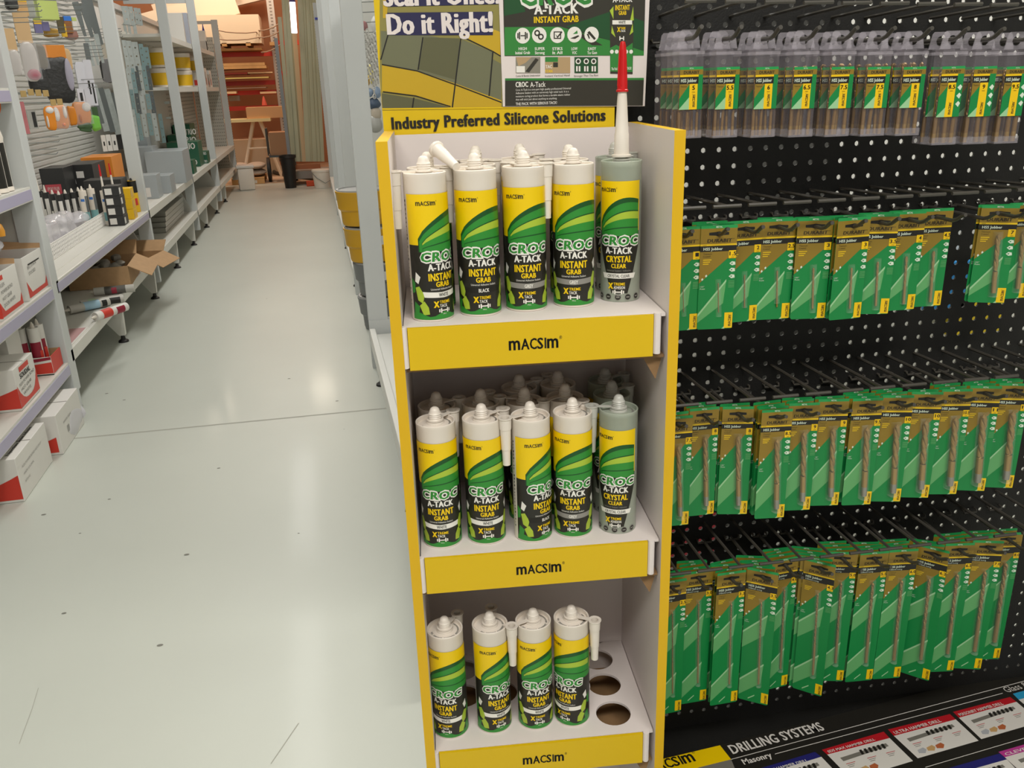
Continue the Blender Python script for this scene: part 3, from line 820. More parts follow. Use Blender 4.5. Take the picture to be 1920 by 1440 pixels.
def drill_mesh(dia, ln, name='drill_bit'):
    b = MB(); r = dia / 2; m = 12; fl = ln * 0.60; prev = None
    steps = [0.0] + [0.02 + i * 0.05 for i in range(20)]
    zs = [(-fl * i / 22, True) for i in range(23)] + [(-fl - 0.002, False), (-ln * 0.86, False), (-ln * 0.865, False), (-ln, False)]
    tw = 2 * PI * fl / (dia * 4.2 + 0.006)
    top = b.bm.verts.new((0, 0, r * 0.9))
    for z, fluted in zs:
        R = []
        for i in range(m):
            a = 2 * PI * i / m
            k = r * (1 - (0.42 * max(0, math.cos(2 * a)) ** 1.5 if fluted else 0))
            aa = a + (tw * (-z) / fl if fluted else 0)
            R.append(b.bm.verts.new((k * math.cos(aa), k * math.sin(aa), z)))
        mi = 1 if z < -ln * 0.862 else 0
        if prev: b.skin(prev, R, mi)
        else:
            for i in range(m): b.bm.faces.new((top, R[i], R[(i + 1) % m]))
        prev = R
    b.bm.faces.new(prev)
    return b
def size_tag(st, bb, extra=None):
    b = MB(); f = Flat(); Y = 0.0128 - bb - 0.0105
    f.rect(0.0150, Y, CWD / 2 - 0.0006, Y + 0.0115, 0, 0.0)
    f.text(st, 0.0208, Y + 0.0043, 0.0056, 1, 0.0004, width=min(0.0095, 0.0038 * len(st)), bold=0.03)
    f.text('mm', 0.0208, Y + 0.0010, 0.0018, 1, 0.0004, width=0.004, bold=0.0)
    b.flat(f, lambda u, v, l: Vector((u, -0.0013 - l * 0.45, v)))
    return b
cards = {}
def card(row, size, pos, yaw, label, drill, front=True, tilt=0.0):
    long = row == 4
    h = {2: 0.153, 3: 0.190, 4: 0.270}[row]
    if row not in cards: cards[row] = make_card(h, long); t = cards[row]; t.location = pos
    else:
        src = cards[row]
        t = src.copy(); COL.objects.link(t); t.location = pos
        ch = [c for c in src.children if c.name.startswith('printed_card')][0]
        c = ch.copy(); COL.objects.link(c); c.parent = t
    t.rotation_euler = (math.radians(tilt), 0, PROT + math.radians(yaw))
    t.scale = ({2: 1.03, 3: 0.95, 4: 1.0}[row], 1, 1)
    t['label'] = label; t['group'] = 'drill bit cards on the %s row' % {2: 'second', 3: 'third', 4: 'bottom'}[row]
    bb = 0.0415 if long else 0.0375
    dia, ln, top = drill
    key = ('drill', row, size)
    if front:
        if key not in cards:
            m_ = drill_mesh(dia, ln)
            o = m_.done('drill_bit', [BRONZE, STEEL if row == 3 and dia > 0.0075 else BRONZE], t); cards[key] = o.data
        else:
            o = bpy.data.objects.new('drill_bit', cards[key]); COL.objects.link(o); o.parent = t
        o.location = (0.002, -0.0012 - dia / 2, 0.0128 - top); o.rotation_euler = (0, math.radians(-3.5 if row != 4 else -2.0), 0)
        bk = ('blister', row, round(dia * 1000))
        if bk not in cards:
            m_ = MB(); n = 8; w_ = dia * 0.5 + 0.0035; hh = dia + 0.003
            prof = [(w_ * math.cos(PI * i / n), -hh * math.sin(PI * i / n)) for i in range(n + 1)]
            A = [m_.bm.verts.new((x, y, 0.006)) for x, y in prof]; B = [m_.bm.verts.new((x, y, -ln - 0.006)) for x, y in prof]
            for i in range(n): m_.bm.faces.new((A[i], A[i + 1], B[i + 1], B[i]))
            m_.bm.faces.new(A[::-1]); m_.bm.faces.new(B)
            o2 = m_.done('blister', [BLIS], t); cards[bk] = o2.data
        else:
            o2 = bpy.data.objects.new('blister', cards[bk]); COL.objects.link(o2); o2.parent = t
        o2.location = (0.002, -0.0013, 0.0128 - top); o2.rotation_euler = (0, math.radians(-3.5 if row != 4 else -2.0), 0)
    tk = ('tag', bb, size)
    if tk not in cards:
        o3 = size_tag(size, bb).done('size_label', [CYEL, CGB], t, smooth=False, recalc=False); cards[tk] = o3.data
    else:
        o3 = bpy.data.objects.new('size_label', cards[tk]); COL.objects.link(o3); o3.parent = t
    return t
ROWS = {
 2: (1.2465, -2.0, 2.03, [('1', 1281, 443, 0, 0, 0), ('1.5', 1348, 441.6, -6, 3, 0), ('2', 1397.6, 432.7, 3, 0, 0), ('2.5', 1459.6, 429, -4, 1, 0), ('3', 1528.6, 425, -8, 1, 0), ('3', 1601, 423, 3, 2, 1), ('3.5', 1651, 415, -14, 1, 0), ('4', 1704, 413, -2, 1, 0), ('4.5', 1755, 408.6, -4, 0, 0), None, ('7', 1874, 404, -24, 1, 0), ('7', 1913, 401, -4, 0, 1)]),
 3: (0.956, -1.9, 2.08, [('7.5', 1270, 792, 2, 1, 0), ('8', 1320, 783, 4, 2, 0), ('8', 1383.5, 780, -8, 1, 1), ('8.5', 1458, 773, -2, 3, 0), ('9', 1507, 772, -4, 2, 0), ('9', 1562, 766, -6, 1, 1), ('9.5', 1626, 762, -4, 3, 0), ('10', 1683, 755, -10, 3, 0), ('10', 1737.6, 748, -12, 1, 1), ('10.5', 1794, 737, -8, 3, 0), ('11', 1847, 736, -14, 2, 0), ('11', 1902, 730, -14, 2, 1)]),
 4: (0.666, -1.9, 2.07, [('2.5', 1260, 1095, 4, 2, 0), ('3.0', 1309, 1089, 2, 3, 0), ('3.3', 1371, 1087, 2, 3, 0), ('3.5', 1430, 1078, -34, 4, 0), ('4.0', 1471.6, 1058, 6, 3, 0), ('4.3', 1537, 1064, -40, 4, 0), ('5.0', 1579, 1049, -14, 3, 0), ('5.5', 1639, 1044.6, -4, 3, 0), ('6.0', 1694, 1038, -6, 3, 0), ('6.2', 1749, 1036.6, -44, 2, 0), ('6.5', 1800, 1022, -8, 3, 0), ('7.0', 1852.6, 1020, -16, 3, 0), ('8.0', 1891, 1004, -8, 1, 0)])}
rn = {2: 'second', 3: 'third', 4: 'bottom'}
for row, (z, c0, dc, lst) in ROWS.items():
    nxt = None
    for k, it in enumerate(lst):
        c = c0 + dc * k
        if it is None:
            hook(c, z, 'empty black wire hook in the gap on the second row of drill bits', rn[row]); continue
        size, x, y, yaw, nb, second = it
        twice = sum(1 for q in lst if q and q[0] == size) > 1
        which = size if not twice else size + (' (right of two)' if second else ' (left of two)')
        hook(c, z, 'black wire hook on the %s row carrying the card marked %s' % (rn[row], which), rn[row])
        a, e = pcol(x, y, 0.12), pcol(x, y, 0.15)
        d = max(0.095, min(0.138, 0.12 + (a - c) / (a - e) * 0.03))
        mm = float(size)
        if row == 2: dr = (mm * 0.001, 0.026 + mm * 0.0118, 0.0128 + 0.093 - (0.026 + mm * 0.0118) * 0.5) if mm < 6 else (mm * 0.001, 0.090, 0.046)
        elif row == 3: dr = (mm * 0.00105, 0.118, 0.052)
        else: dr = (mm * 0.00095, 0.165, 0.062)
        p = wall(c, z, d)
        p.z += 0.0
        card(row, size, p, yaw - (4 if row == 3 else 0), 'green and gold drill bit card marked %s on the %s row' % (which, rn[row]), dr)
        for j in range(nb):
            dj = d - 0.011 * (j + 1) - random.uniform(0, 0.004)
            yj = yaw * 0.5 + random.uniform(-9, 9)
            off = 0.0
            card(row, size, wall(c, z, dj), yj, 'card hanging behind the front card marked %s, %s row' % (which, rn[row]), dr, front=(j == 0))
hook(c0 + dc * 13, 0.666, 'black wire hook at the far right end of the bottom row', 'bottom')
for k, z, row in ((12, 1.2465, 'second'), (12, 0.956, 'third'), (13, 0.956, 'third')):
    t = hook(-1.95 + 2.06 * k, z, 'empty black wire hook at the right end of the %s row' % row, row)

# ---- clear cases of drill bits on the top row
def make_case(big):
    t = thing('drill_bit_case', 'case', 'drill bit case')
    w, dp, top, bot = 0.0175, 0.0215, -0.011, -0.126 if not big else -0.139
    b = MB()
    b.box(-w, w, 0.0, dp, bot, top, 0, bev=0.0012)
    b.box(-w - 0.0006, w + 0.0006, -0.0006, dp + 0.0006, top - 0.008, top - 0.004, 1)
    b.box(-w - 0.0004, w + 0.0004, -0.0006, dp + 0.0006, bot, bot + 0.010, 1)
    b.done('case_body', [CASE, CASEE], t, smooth=False)
    b = MB()
    M = Matrix(((1, 0, 0, 0), (0, 0, -1, 0.012), (0, 1, 0, 0), (0, 0, 0, 1)))
    hole = [(0.0065 * math.cos(a), 0.0065 * math.sin(a)) for a in [-2 * PI * i / 14 for i in range(14)]]
    b.plate([(-w * 0.95, top), (w * 0.95, top), (w * 0.72, 0.009), (w * 0.55, 0.0120), (-w * 0.55, 0.0120), (-w * 0.72, 0.009)], [hole], 0.0016, 0, M)
    b.done('hang_tab', [CASEE], t, smooth=False)
    f = Flat(); lw = 0.0165; lt, lb = (-0.0345, -0.0885) if not big else (-0.034, -0.101)
    f.rect(-lw, lb, lw, lt, 0, 0.0)
    f.rect(-lw, lt - 0.0035, lw, lt, 1, 0.0002); f.text('METAL', 0, lt - 0.0028, 0.0018, 4, 0.0005, width=0.006, bold=0)
    f.rect(-lw, lt - 0.0100, lw, lt - 0.0035, 2, 0.0002); f.text('DURABIT', 0, lt - 0.0088, 0.0040, 6, 0.0005, width=0.022, bold=0.04)
    f.rect(-lw, lt - 0.0125, lw, lt - 0.0100, 5, 0.0002)
    f.rect(-lw, lt - 0.0215, lw, lt - 0.0125, 3, 0.0002); f.text('HSS Jobber', -0.0148, lt - 0.0192, 0.0045, 4, 0.0005, width=0.0225 if not big else 0.0200, bold=0.03, align='L')
    rx = lw - 0.0062 if not big else 0.0075
    f.rect(rx, lt - 0.0215, lw, lt - 0.0100, 0, 0.0004)
    f.poly([(-lw, lt - 0.0215), (-0.002, lt - 0.0215), (-lw, lt - 0.040)], 2, 0.0002)
    f.text('Titanium', -0.015, lt - 0.0255, 0.0020, 6, 0.0005, width=0.009, bold=0, align='L')
    f.poly([(-lw, lb), (-lw, lb + 0.0010), (-0.002, lb + 0.016), (-0.002, lb)], 7, 0.0002)
    f.rect(rx - 0.0125, lb, rx - 0.001, lt - 0.0215, 5, 0.0003)
    f.brand(rx - 0.0040, lb + 0.0115, 0.0040, 3, 0.0006, rot=PI / 2, width=0.0170)
    if big:
        for k in range(3): f.poly([(0.009, lt - 0.028 - k * 0.011), (0.013, lt - 0.024 - k * 0.011), (0.016, lt - 0.027 - k * 0.011), (0.0135, lt - 0.032 - k * 0.011)], 4, 0.0003)
    b = MB(); b.flat(f, lambda u, v, l: Vector((u, -0.0012 - l * 0.4, v)))
    b.done('case_label', [CG, CGT, CGOLD, CGB, CW, CYEL, CINK, mat('card_pale_green', '9CCB9A', 0.4)], t, smooth=False, recalc=False)
    return t
case0 = {}
dmesh = {}
def case(size, pos, yaw, label):
    mm = float(size); big = mm >= 8.5
    if big not in case0: t = case0[big] = make_case(big); t.location = pos
    else:
        t = case0[big].copy(); COL.objects.link(t); t.location = pos
        for ch in case0[big].children:
            if ch.name.split('.')[0] in ('case_body', 'hang_tab', 'case_label'):
                c = ch.copy(); COL.objects.link(c); c.parent = t
    t.rotation_euler = (0, 0, PROT + math.radians(yaw)); t['label'] = label; t['group'] = 'clear cases on the top row'
    f = Flat(); rx = 0.0165 - 0.0062 if not big else 0.0075
    f.text(size, rx - 0.0067, -0.0345 - 0.0290, 0.0056, 0, 0.0, width=min(0.0095, 0.0036 * len(size)), bold=0.03)
    f.text('mm', rx - 0.0067, -0.0345 - 0.0325, 0.0018, 0, 0.0, width=0.004, bold=0)
    b = MB(); b.flat(f, lambda u, v, l: Vector((u, -0.0016, v)))
    b.done('size_print', [CGB], t, smooth=False, recalc=False)
    if size not in dmesh: dmesh[size] = None
    rnd = random.Random(int(mm * 10) + len(label))
    for k in range(7):
        if dmesh[size] is None:
            o = drill_mesh(mm * 0.00075, 0.070 + mm * 0.0028).done('drill_bit', [mat('drill_bronze_dark', '8A6A34', 0.35, metal=0.5), BRONZE], t); dmesh[size] = o.data
        else:
            o = bpy.data.objects.new('drill_bit', dmesh[size]); COL.objects.link(o); o.parent = t
        bot = -0.124 if not big else -0.137
        ln = 0.070 + mm * 0.0028
        o.location = (-0.0130 + 0.0043 * k, 0.0050 + 0.0055 * (k % 3), bot + ln + 0.0005)
        o.rotation_euler = (0, math.radians(rnd.uniform(-3, 3) if k not in (0, 6) else 0), 0)
    return t
TOP = [('5', 1293, 70, 4, 3), ('5.5', 1362, 72, 2, 2), ('6', 1435, 72, 2, 2), ('6.5', 1507, 77, 0, 2), ('7.5', 1577, 75, 0, 2), ('7.5', 1645, 78, -2, 2), ('8', 1712, 78, -2, 2), ('8.5', 1785, 75, -4, 1), ('9', 1845, 78, -4, 1), ('9.5', 1905, 78, -4, 1)]
for k, (size, x, y, yaw, nb) in enumerate(TOP):
    c = -1.95 + 2.11 * k
    a, e = pcol(x, y, 0.12), pcol(x, y, 0.15)
    d = max(0.11, min(0.145, 0.12 + (a - c) / (a - e) * 0.03))
    z = 1.507 - 0.0015 * k
    wh = size if size != '7.5' else ('7.5 (left of two)' if x < 1600 else '7.5 (right of two)')
    hook(c, z, 'black wire hook on the top row carrying the case marked %s' % wh, 'top')
    case(size, wall(c, z - 0.001, d + 0.011), yaw, 'clear case of gold drill bits marked %s on the top row' % wh)
    for j in range(nb):
        case(size, wall(c, z - 0.001, d + 0.011 - 0.0255 * (j + 1)), yaw * 0.5, 'clear case of bits %s the front case marked %s' % (['right behind', 'second behind', 'third behind'][j], wh))
hook(-1.95 + 2.11 * 10, 1.492, 'empty black wire hook at the right end of the top row', 'top')

# ---- drilling chart lying on the base deck
DK = mat('chart_black', '24221E', 0.35); CRED = mat('chart_red', 'B51C26', 0.35); CBLU = mat('chart_blue', '26266E', 0.35); CMAG = mat('chart_magenta', 'B43A8C', 0.35); CCY = mat('chart_cyan', '2E9AC8', 0.35); CCARD = mat('chart_white', 'DAD6D0', 0.35); CORG = mat('chart_brick', 'B0603A', 0.4); CGREY = mat('chart_grey', '77746C', 0.4)
SO = at_z(1375, 1414, DECKZ + 0.0035); SU = (at_z(1550, 1368, DECKZ + 0.0035) - SO).normalized(); SV = Vector((-SU.y, SU.x, 0))
chart = thing('drilling_chart', 'black printed chart reading DRILLING SYSTEMS lying on the base deck', 'chart', (SO.x, SO.y, 0), math.atan2(SU.y, SU.x))
def sp(x, y):
    q = at_z(x, y, DECKZ + 0.0035) - SO
    return (q.dot(SU), q.dot(SV))
b = MB()
u0, v1 = sp(1240, 1422)[0] - 0.04, sp(1375, 1390)[1]
b.box(u0, sp(1920, 1290)[0] + 0.12, v1 - 0.32, v1, DECKZ + 0.0004, DECKZ + 0.0034, 0)
f = Flat()
def SPY(pts, mi, z): f.poly([sp(*p) for p in pts], mi, z)
def ST(st, x, y, hpx, wpx, mi, bold=0.02, z=0.001):
    u, v = sp(x, y); k = (sp(x + 40, y - 10.5)[0] - u) / 41.3
    f.text(st, u, v, hpx * k * 1.25, mi, z, width=wpx * k, bold=bold, align='L')
ST('DRILLING SYSTEMS', 1375, 1414, 17, 182, 1, 0.03)
ST('Masonry', 1396, 1434, 10, 55, 1, 0.03)
ST('Glass & Tile', 1889, 1299, 10, 70, 1, 0.0)
def line(xa, ya, xb, yb, t=1.2): SPY([(xa, ya - t / 2), (xb, yb - t / 2), (xb, yb + t / 2), (xa, ya + t / 2)], 1, 0.0006)
line(1371, 1424, 1925, 1276); line(1453, 1414, 1880, 1300); line(1735, 1439, 1925, 1383)
SPY([(1235, 1425), (1350, 1397.5), (1371, 1424), (1235, 1458)], 2, 0.0004)
SPY([(1371, 1424), (1380, 1446), (1235, 1480), (1235, 1458)], 8, 0.0004)
u, v = sp(1262, 1438); k = (sp(1302, 1428)[0] - u) / 41; f.brand(u, v, 0.0235, 9, 0.0008, width=0.110)
def drillcard(hd, tr, hr, hl, br, bl, col, title):
    SPY([hd, tr, hr, hl], col, 0.0005); SPY([hl, hr, br, bl], 3, 0.0004)
    ua, va = sp(hl[0] + 3, hl[1] - 3); ub, vb = sp(*tr)
    f.text(title, ua, va, abs(sp(*hd)[1] - sp(*hl)[1]) * 0.45, 1, 0.001, width=(sp(*hr)[0] - ua) * 0.78, bold=0.02, align='L')
    A = Vector(sp(hl[0], hl[1])); U = Vector(sp(*hr)) - A; V = Vector(sp(*bl)) - A
    P = lambda a, c: tuple(A + U * a + V * c)
    n = 16
    f.poly([P(0.12, 0.22), P(0.88, 0.14), P(0.88, 0.26), P(0.12, 0.36)], 8, 0.0006)
    for i in range(6): f.poly([P(0.45 + i * 0.07, 0.13), P(0.49 + i * 0.07, 0.13), P(0.47 + i * 0.07, 0.31), P(0.43 + i * 0.07, 0.31)], 0, 0.0008)
    for a in (0.12, 0.45, 0.75):
        for q in range(3): f.poly([P(a, 0.46 + q * 0.06), P(a + 0.14 - 0.03 * q, 0.46 + q * 0.06), P(a + 0.14 - 0.03 * q, 0.48 + q * 0.06), P(a, 0.48 + q * 0.06)], 4 if q == 0 else 8, 0.0006)
    for i, m_ in enumerate((10, 11, 7)):
        a = 0.10 + i * 0.14
        f.poly([P(a, 0.72), P(a + 0.10, 0.68), P(a + 0.12, 0.78), P(a + 0.06, 0.90), P(a - 0.02, 0.84)], m_, 0.0006)
drillcard((1541, 1406), (1657, 1372), (1668, 1384), (1551, 1415), (1712, 1427), (1597, 1462), 4, 'SDS MAX HAMMER DRILL')
drillcard((1665, 1368), (1781, 1339), (1792, 1349), (1676, 1380), (1835, 1389), (1721, 1422), 4, 'ULTRA HAMMER DRILL')
drillcard((1787, 1335), (1894, 1307), (1906, 1316), (1798, 1346), (1950, 1354), (1840, 1386), 4, 'MASONRY HAMMER DRILL')
drillcard((1408, 1446), (1528, 1410), (1540, 1419), (1418, 1457), (1585, 1466), (1460, 1506), 5, 'EXTREME HAMMER DRILL')
drillcard((1749, 1449), (1874, 1413), (1888, 1424), (1760, 1460), (1930, 1468), (1805, 1502), 5, '')
drillcard((1872, 1410), (1990, 1376), (2002, 1386), (1884, 1420), (2046, 1428), (1930, 1462), 6, 'CLEVER TOOL')
drillcard((1899, 1301), (2000, 1274), (2012, 1284), (1910, 1312), (2054, 1322), (1955, 1350), 12, '')
b.flat(f, lambda u, v, l: Vector((u, v, DECKZ + 0.0036 + l * 0.4)))
b.done('chart_sheet', [DK, CCARD, LY, CCARD, CRED, CBLU, CMAG, CORG, CGREY, INK, mat('chart_steel', 'A9ABB0', 0.4), mat('chart_wood', 'C09A66', 0.4), CCY], chart, smooth=False, recalc=False)

# ---- bright shelving that shows through the holes
b = MB(); b.box(0.55, 3.4, 2.05, 2.09, 0.0, 2.0, 0)
struct(b.done('trim_1', [WHITE], smooth=False))
area('board_fill_light', (1.5, 1.66, 2.9), 1.8, 0.25, 40, (1.0, 0.96, 0.88))  # added fill light that brightens the white board behind the holes
for k, (x, y, hx, w, h) in enumerate([(1815, 545, '2C86C8', 0.13, 0.15), (1862, 600, 'DCC21E', 0.20, 0.10), (1275, 1015, 'B02838', 0.28, 0.22), (1500, 300, '4A4A48', 0.22, 0.30), (1500, 655, '3E3E3C', 0.30, 0.26), (1420, 1010, '484846', 0.16, 0.24), (1400, 30, '3C3C3A', 0.55, 0.16)]):  # the dark grey cartons are added to darken the holes before them
    q = on_plane(x, y, (0, 1.95, 0), Vector((0, 1, 0)))
    b = MB(); b.box(q.x - w / 2, q.x + w / 2, 1.99, 2.045, q.z - h / 2, q.z + h / 2, 0, bev=0.004)
    tag(b.done('carton', [mat('carton_%d' % k, hx, 0.5)], smooth=False), '%s carton fixed to white board behind pegboard holes' % ['blue', 'yellow', 'red', 'added upper dark grey', 'added middle dark grey', 'added lower dark grey', 'added topmost wide dark grey'][k], 'carton')
# ================================================================ left run of white shelving
XF = -1.25; XB = -2.12; XQ = -1.74
METAL = mat('galvanised_steel', 'A9B0AE', 0.38, metal=0.35, noise=0.12, nscale=30)
DMET = mat('dark_steel', '5C6264', 0.35, metal=0.4); WIREG = mat('grey_wire', '8E9290', 0.35, metal=0.4)
CARDB = mat('cardboard', 'B08D66', 0.8, noise=0.06, nscale=30); CARDW = mat('carton_white', 'DDDAD4', 0.55); CRD = mat('carton_red', 'CC3A2C', 0.5); CDR = mat('carton_dark_red', '8E1830', 0.5)
FOOT = mat('black_foot', '1C1B1A', 0.5); SHADEW = mat('shelf_paint_shaded', 'C4C3BC', 0.45)  # SHADEW is the shelf paint with shade put into its colour
BLK = mat('black_carton', '2A2A2A', 0.45); ORG = mat('orange_carton', 'E08A2E', 0.5); GRN = mat('green_carton', '1E5A40', 0.45); YCAN = mat('yellow_can', 'E6B81C', 0.4)
SILV = mat('silver_carton', 'A8AFB2', 0.4, metal=0.2); BAGC = mat('clear_bag', 'E4E2E4', 0.10, alpha=0.13); BAGW = mat('white_bag_plastic', 'DEDCE2', 0.25, alpha=0.8)
TAN = mat('tan_card', 'C9A77A', 0.6); PURP = mat('purple_print', '6A6690', 0.5); LIME = mat('lime_print', 'BCCB70', 0.5); GLUEG = mat('glue_green', '3EAE3A', 0.4)

gl = thing('shelving_unit', 'white steel shelving unit along the aisle with two low decks and square posts', 'shelving', (0, 0, 0))
PY = [4.30, 6.82, 9.42, 11.90, 14.75]
for k, y in enumerate(PY):
    b = MB(); zt = 2.55 if k < 4 else 2.50
    b.box(XF - 0.095, XF, y, y + 0.045, 0.10, zt, 0, bev=0.004)
    b.done('post', [POSTW], gl, smooth=False)
    if k == 4: b = MB(); b.box(XB, XB + 0.06, y, y + 0.045, 0.0, zt, 0); b.done('rear_post', [POSTW], gl, smooth=False)
    b = MB(); b.box(XB + 0.06, XF - 0.095, y + 0.01, y + 0.035, zt - 0.06, zt - 0.015, 0); b.done('crossbar', [POSTW], gl, smooth=False)
# perforated edge of the end post
b = MB(); y = PY[4] + 0.02
for k in range(60):
    z = 0.16 + k * 0.038
    b.box(XF - 0.002, XF + 0.0015, y - 0.005, y + 0.015, z, z + 0.018, 0)
b.done('slots', [FOOT], gl, smooth=False)
for a, c in zip(PY, PY[1:]):
    for zt, dep, nm in ((0.640, 0.86, 'upper_deck'), (0.300, 0.86, 'lower_deck')):
        b = MB()
        b.box(XF - dep, XF - 0.018, a + 0.046, c - 0.001, zt - 0.025, zt, 0)
        b.box(XF - 0.018, XF, a + 0.002, c - 0.001, zt - 0.058, zt + 0.004, 0, bev=0.003)
        b.box(XF - 0.075, XF - 0.070, a + 0.046, c - 0.001, zt, zt + 0.0015, 0)
        if a == PY[0]: b.box(XF - 0.001, XF + 0.003, a + 0.02, c - 0.02, zt - 0.050, zt - 0.010, 1) if nm == 'upper_deck' else None
        b.done(nm, [SHELFW, STRIP], gl, smooth=False)
    # upright gusset between the decks and legs below
    b = MB(); M = Matrix(((1, 0, 0, 0), (0, 0, 1, c - 0.03), (0, 1, 0, 0), (0, 0, 0, 1)))
    b.prism([(XF - 0.05, 0.30), (XF - 0.52, 0.30), (XF - 0.52, 0.58), (XF - 0.16, 0.58)], 0.02, 0, M)
    b.done('gusset', [SHADEW], gl, smooth=False)
for k in range(8):
    y = 4.32 + 1.2 * k if k else 4.34
    y = 4.34 + 1.19 * k
    b = MB(); M = Matrix(((1, 0, 0, 0), (0, 0, 1, y - 0.02), (0, 1, 0, 0), (0, 0, 0, 1)))
    b.prism([(XF - 0.055, 0.045), (XF - 0.02, 0.045), (XF - 0.012, 0.245), (XF - 0.20, 0.245)], 0.04, 0, M)
    lg = b.done('leg', [SHELFW], gl, smooth=False)
    b = MB(); b.lathe([(0, 0), (0.032, 0), (0.030, 0.010), (0.014, 0.020), (0.010, 0.046), (0, 0.046)], 0, 14, Matrix.Translation((XF - 0.040, y, 0)))
    b.done('foot', [FOOT], lg)
b = MB()
b.box(XB - 0.02, XB, PY[0], PY[4] + 0.3, 0.0, 2.46, 0)
z = 0.70
while z < 2.4:
    for a, c in zip(PY[:3], PY[1:3]):
        b.prism([(XB + 0.0005, z), (XB + 0.012, z + 0.004), (XB + 0.012, z + 0.028), (XB + 0.0005, z + 0.034)], -(c - a - 0.05), 0, Matrix(((1, 0, 0, 0), (0, 0, -1, a + 0.05), (0, 1, 0, 0), (0, 0, 0, 1))))
    z += 0.042
b.done('slatted_back_panel', [WHITE], gl, smooth=False)
b = MB(); b.box(XB - 0.03, XB + 0.05, PY[1], PY[4], 2.40, 2.46, 0); b.done('top_rail', [POSTW], gl, smooth=False)
for zt, y0, y1 in ((2.02, 9.6, 14.6), (1.52, 9.6, 14.6)):
    b = MB(); b.box(XQ + 0.001, XF - 0.115, y0, y1, zt - 0.03, zt, 0); b.box(XF - 0.115, XF - 0.098, y0, y1, zt - 0.05, zt + 0.004, 0); b.done('high_shelf', [SHELFW], gl, smooth=False)
for y0, y1, nm in ((9.5, 14.6, 'pegged_back_panel'),):
    b = MB(); b.box(XQ - 0.012, XQ, y0, y1, 0.645, 2.06, 0); b.box(XQ - 0.012, XF - 0.30, y0 - 0.02, y0, 0.645, 1.47, 0)
    for i in range(58):
        for j in range(15):
            y = y0 + 2.4 + i * 0.046; z_ = 0.74 + j * 0.05
            b.box(XQ - 0.001, XQ + 0.0012, y, y + 0.014, z_, z_ + 0.016, 1)
    b.done(nm, [mat('grey_peg_paint', 'B4B3AA', 0.5), mat('peg_hole_dark', '7E7D76', 0.6)], gl, smooth=False)
b = MB(); b.box(XQ, XF - 0.096, 14.70, 14.715, 0.302, 2.25, 0)
for i in range(13):
    for j in range(38): b.box(XQ + 0.02 + i * 0.029, XQ + 0.033 + i * 0.029, 14.6988, 14.7005, 0.34 + j * 0.05, 0.356 + j * 0.05, 1)
b.done('end_panel', [mat('grey_peg_paint', 'B4B3AA', 0.5), mat('peg_hole_dark', '7E7D76', 0.6)], gl, smooth=False)
# joint lines in the floor
JT = mat('floor_joint', 'A2A298', 0.6)
p, q = at_z(130, 823), at_z(760, 762); dr = (q - p).normalized(); nn = Vector((-dr.y, dr.x, 0))
b = MB(); a0, a1 = p - dr * 1.0, q + dr * 2.5
b.face([a0 - nn * 0.006 + Vector((0, 0, .0006)), a1 - nn * 0.006 + Vector((0, 0, .0006)), a1 + nn * 0.006 + Vector((0, 0, .0006)), a0 + nn * 0.006 + Vector((0, 0, .0006))], 0)
for (x0, y0, x1, y1, w) in [(508, 1432, 560, 1356, 0.0012), (36, 1395, 60, 1330, 0.0008), (60, 1330, 72, 1290, 0.0007)]:
    p, q = at_z(x0, y0), at_z(x1, y1); d_ = (q - p).normalized(); n_ = Vector((-d_.y, d_.x, 0)); u = Vector((0, 0, .0006))
    b.face([p - n_ * w + u, q - n_ * w + u, q + n_ * w + u, p + n_ * w + u], 0)
rnd = random.Random(5)
for (x, y) in [(410, 878), (542, 710), (632, 752), (200, 738), (233, 750), (82, 965), (645, 805), (205, 936), (350, 1040), (120, 1150), (300, 1210), (560, 1000), (500, 560), (150, 1000)]:
    c = at_z(x, y); r = rnd.uniform(0.002, 0.006)
    b.face([c + Vector((r * math.cos(t) * 1.6, r * math.sin(t), .0007)) for t in [2 * PI * i / 9 for i in range(9)]], 1)
struct(b.done('trim_2', [JT, mat('floor_speck', '77766E', 0.7)], smooth=False, recalc=False))

# ---------------------------------------------------------------- nearest bay
nb = thing('shelf_bay', 'near white shelf bay at the left edge with three shelves and lilac ticket strips', 'shelf bay', (0, 0, 0))
b = MB(); b.box(XF - 0.10, XF + 0.004, 4.235, 4.299, 0.0, 2.4, 0, bev=0.004); b.done('front_post', [POSTW], nb, smooth=False)
b = MB(); b.box(XF - 0.58, XF - 0.10, 4.245, 4.275, 0.0, 2.4, 0); b.done('side_panel', [SHADEW], nb, smooth=False)
b = MB(); b.box(XF - 0.60, XF - 0.58, 1.9, 4.285, 0.0, 2.4, 0); b.done('back_panel', [SHADEW], nb, smooth=False)
NZ = [0.262, 0.632, 1.085, 1.50]
for z in NZ:
    b = MB(); b.box(XF - 0.575, XF - 0.012, 1.9, 4.24, z - 0.028, z, 0); b.box(XF - 0.012, XF, 1.9, 4.23, z - 0.058, z + 0.003, 0)
    b.box(XF - 0.0005, XF + 0.003, 1.9, 4.225, z - 0.052, z - 0.008, 1); b.done('shelf', [SHELFW, STRIP], nb, smooth=False)

